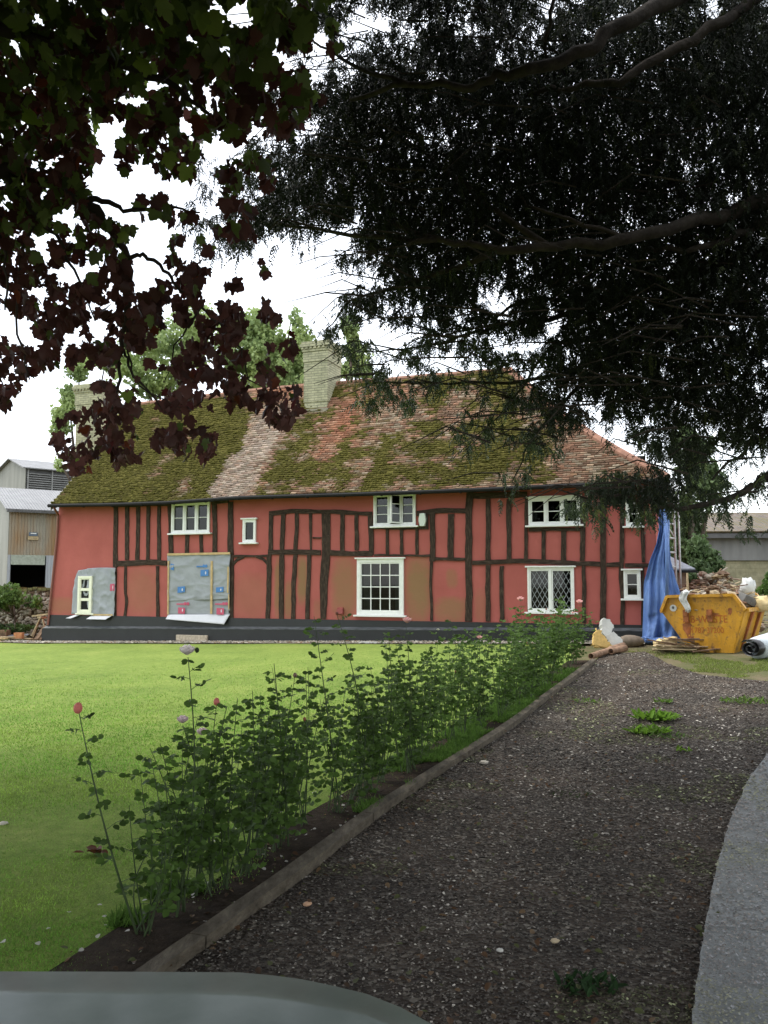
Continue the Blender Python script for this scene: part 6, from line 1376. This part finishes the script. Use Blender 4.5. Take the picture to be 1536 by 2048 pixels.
# ---- wooden edging boards
bd = [K2[0].y, 2.2, 4.3, 6.5, 8.8, 11.1, 13.2, Kend.y]
labs = ['dark wooden edging board running under the car bonnet at the near end', 'dark wooden edging board beside the leftmost rose bushes', 'wooden edging board second up from the near end of the drive', 'wooden edging board beside the middle of the rose row', 'wooden edging board two from the far end of the drive', 'wooden edging board before the last one at the far end', 'farthest wooden edging board ending at the clay pipe']
for i in range(len(bd)-1):
    a, b = Kpt(bd[i]), Kpt(bd[i+1]-.01); mb = MB(); n = 10; r = random.Random(i)
    cc_ = []
    for k in range(n+1):
        p = Kpt(bd[i]+(bd[i+1]-.012-bd[i])*k/n); g_ = float(gz(p.x, p.y)); j = (r.uniform(-.006, .006)+.012*math.sin(k/n*3.14159)*(-1)**i)*(0 < k < n); cc_.append((p, g_, j))
    for (p, g0, j0), (q, g1, j1) in zip(cc_[:-1], cc_[1:]):
        wv = Vector((KL.x, KL.y, 0)); w0 = .048
        P0 = Vector((p.x+j0, p.y, g0)); P1 = Vector((q.x+j1, q.y, g1))
        mb.hexa([P0-wv*w0+Vector((0, 0, -.1)), P0+wv*w0+Vector((0, 0, -.1)), P1+wv*w0+Vector((0, 0, -.1)), P1-wv*w0+Vector((0, 0, -.1))], [P0-wv*w0+Vector((0, 0, .052)), P0+wv*w0+Vector((0, 0, .052+j0*.5)), P1+wv*w0+Vector((0, 0, .052+j1*.5)), P1-wv*w0+Vector((0, 0, .052))])
    o = mb.build('edging_board', M['edging']); b_ = bmesh.new(); b_.from_mesh(o.data); bmesh.ops.remove_doubles(b_, verts=b_.verts, dist=1e-4); b_.to_mesh(o.data); b_.free(); tag(o, labs[i], 'edging board', 'wooden edging boards along the drive')
# ---- weeds in the gravel
def weed(px, py, rad, h_, label, col, seed, n=60):
    P = gnd(px, py); r = np.random.default_rng(seed); t = np.zeros((n, 3)); a = r.uniform(0, 6.28, n); q = np.sqrt(r.random(n))*rad; t[:, 0] = q*np.cos(a); t[:, 1] = q*np.sin(a)*.7; t[:, 2] = .005
    R = eulers(r.uniform(.2, 1.1, n), r.uniform(-.4, .4, n), r.uniform(0, 6.28, n)); V, Fc = scatter(LEAFL*np.array([.45, 1, 1]), LF, t, R, r.uniform(.5, 1.1, n)*h_)
    o = npmesh('weed_clump', V, Fc, M['grass'], col=np.repeat(np.array([col])*r.uniform(.6, 1.4, (n, 1)), 9, 0)); o.location = P; tag(o, label, 'weed', 'weeds growing through the gravel')
weed(1312, 1438, .26, .15, 'bright green weed clump growing in the middle of the drive', (.14, .26, .03), 1, 150)
weed(1295, 1466, .2, .13, 'bright green weed clump just in front of the larger one on the drive', (.14, .26, .03), 2, 110)
weed(1340, 1474, .25, .07, 'thin darker weed patch right of the bright clumps on the drive', (.08, .14, .03), 3, 60)
weed(1368, 1503, .08, .09, 'single small bright weed on the drive nearest the bright clumps', (.15, .27, .03), 4, 16)
weed(1325, 1405, .14, .09, 'small faint weed tuft farther up the drive above the bright clumps', (.1, .18, .03), 5, 40)
weed(1175, 1404, .2, .07, 'faint weed tuft on the left part of the drive near the far edging board', (.12, .2, .04), 6, 50)
weed(1505, 1404, .45, .09, 'wide flat weed patch at the right side of the drive', (.1, .17, .03), 7, 150)
weed(1178, 1978, .13, .07, 'dark feathery weed clump in the nearest gravel at the bottom', (.03, .065, .022), 8, 90)
weed(1140, 1590, .2, .04, 'low dull green weed patch in the middle distance of the drive', (.05, .07, .025), 9, 50)
# leaf litter and pale stones
for (px, py, s_, c_, lab) in ((615, 1811, .022, (.6, .36, .22), 'small peach coloured pebble beside the edging board'), (1000, 1903, .016, (.6, .58, .52), 'small white pebble in the near gravel'), (968, 1528, .04, (.55, .5, .42), 'flat pale stone near the edging board halfway up the drive'), (1110, 1885, .02, (.5, .4, .26), 'tan pebble in the near gravel'), (7, 1650, .03, (.55, .5, .42), 'pale scrap lying on the lawn at the left edge')):
    P = gnd(px, py); mb = MB(); mb.blob((0, 0, s_*.4), (s_*1.2, s_, s_*.5), 8, 6, .15); o = mb.build('pebble', simple('pebble_'+str(px), c_, .8, .1), None, True); o.location = P; tag(o, lab, 'pebble', 'single pale stones')
P = gnd(188, 1712); n = 9; r = np.random.default_rng(3); V, Fc = scatter(LEAFL*np.array([1.3, 1, 2.2]), LF, np.stack([r.uniform(-.07, .07, n), r.uniform(-.03, .05, n), np.full(n, .03)], -1), eulers(r.uniform(-.3, .5, n), r.uniform(-.4, .4, n), r.uniform(0, 6.28, n)), r.uniform(.05, .08, n))
o = npmesh('dead_leaf', V, Fc, M['petal'], col=np.full((len(V), 3), 1)*np.array([.13, .05, .02])); o.location = P; tag(o, 'curled brown dead leaf lying on the lawn left of the roses', 'leaf')
P = onz(740, 1285, .15); uq, _ = Q(722, 1285, -.7); o = MB().box(0, .75, -.12, .05, 0, .03).build('pale_board', M['bag']); pw = hw(uq, -.75, 0); o.location = (pw.x, pw.y, float(gz(pw.x, pw.y))+.02); o.rotation_euler = (0, 0, HROT+.1); tag(o, 'flat pale board lying on the gravel strip below the sash window', 'board')

# ================================================================= CAR (solid bonnet built in place of a windscreen reflection)
def car():
    zb = 1.04; E_ = [onz(x_, y_, zb) for x_, y_ in ((500, 1946), (620, 1960), (740, 1986), (830, 2020), (890, 2055))]
    fy = onz(250, 1945, zb).y; R_ = max(p.x for p in E_)+.05; Lx = -1.72; cx = (R_+Lx)/2
    t = thing('parked_car', 'grey green car bonnet at the bottom left corner reflecting the trees', 'car', (cx, 0, 0)); right = [(p.x-cx, p.y) for p in E_]
    outl = [(0, fy)]+right+[(R_-cx, .95), (R_-cx+.02, .3)]; n = len(outl); mir = [(-x_, y_) for x_, y_ in outl]
    mb = MB(); rows = []
    for k in range(n):
        xo, yo = outl[k]
        rows.append((xo, yo))
    # grid surface: x fractions across, y fractions along; crown shape
    nx, ny = 30, 14; vs = []
    xs = [p[0] for p in outl]; ys = [p[1] for p in outl]
    def yf(x_):
        x_ = abs(x_); return float(np.interp(x_, [0, E_[0].x-cx]+[q[0] for q in right[1:]]+[R_-cx], [fy, right[0][1]]+[q[1] for q in right[1:]]+[1.0]))
    for i in range(nx+1):
        x_ = (i/nx*2-1)*(R_-cx); yy_ = yf(x_)
        for j in range(ny+1):
            y_ = .3+(yy_-.3)*j/ny; z_ = zb-.004*(j/ny)**8+.012*(1-(j/ny)**2)-.012*(abs(x_)/(R_-cx))**4; vs.append((x_, y_, z_))
    mb.add(vs, [(i*(ny+1)+j, (i+1)*(ny+1)+j, (i+1)*(ny+1)+j+1, i*(ny+1)+j+1) for i in range(nx) for j in range(ny)]); mb.build('bonnet', M['car'], t, True, solid=.012)
    # front fascia and wings following the outline
    mb = MB(); rim = [((i/nx*2-1)*(R_-cx)*.992, yf((i/nx*2-1)*(R_-cx))-.012) for i in range(nx+1)]; m_ = len(rim); vs = []
    for z_, s_ in ((zb-.055, 0), (.75, .015), (.45, .03), (.25, -.03)): vs += [(x_*(1+s_*.3), y_+s_, z_) for x_, y_ in rim]
    mb.add(vs, [(k*m_+i, k*m_+i+1, (k+1)*m_+i+1, (k+1)*m_+i) for k in range(3) for i in range(m_-1)]); mb.build('front_fascia', M['car'], t, True, solid=.01)
    for sg in (-1, 1):
        mb = MB(); X_ = sg*(R_-cx); mb.prism([(.3, .35), (.42, .62), (.62, .7), (.82, .62), (.9, .35), (1.0, .3), (1.0, zb-.07), (.3, zb-.05)], lambda a, b: (X_*.985, a, b), lambda a, b: (X_*1.0, a, b)); mb.build('wing', M['car'], t)
        mb = MB(); mb.tube([(sg*(R_-cx-.2), .62, .32), (sg*(R_-cx-.01), .62, .32)], .31, 24); w_ = mb.build('wheel', M['rubber'], t); mb = MB(); mb.tube([(sg*(R_-cx-.01), .62, .32), (sg*(R_-cx+.005), .62, .32)], .19, 18); mb.build('rim', M['alu'], w_)
        mb = MB(); xx = sg*(R_-cx)*.62; mb.blob((xx, yf(xx)+.0, .82), (.17, .03, .08), 12, 8, 0); mb.build('headlight', M['lamp'], t, True)
    mb = MB(); mb.box(-.4, .4, fy-.01, fy+.03, .6, .86); mb.build('grille', M['grille'], t)
car()
print('objects', len(bpy.data.objects), 'polys', sum(len(m.polygons) for m in bpy.data.meshes))
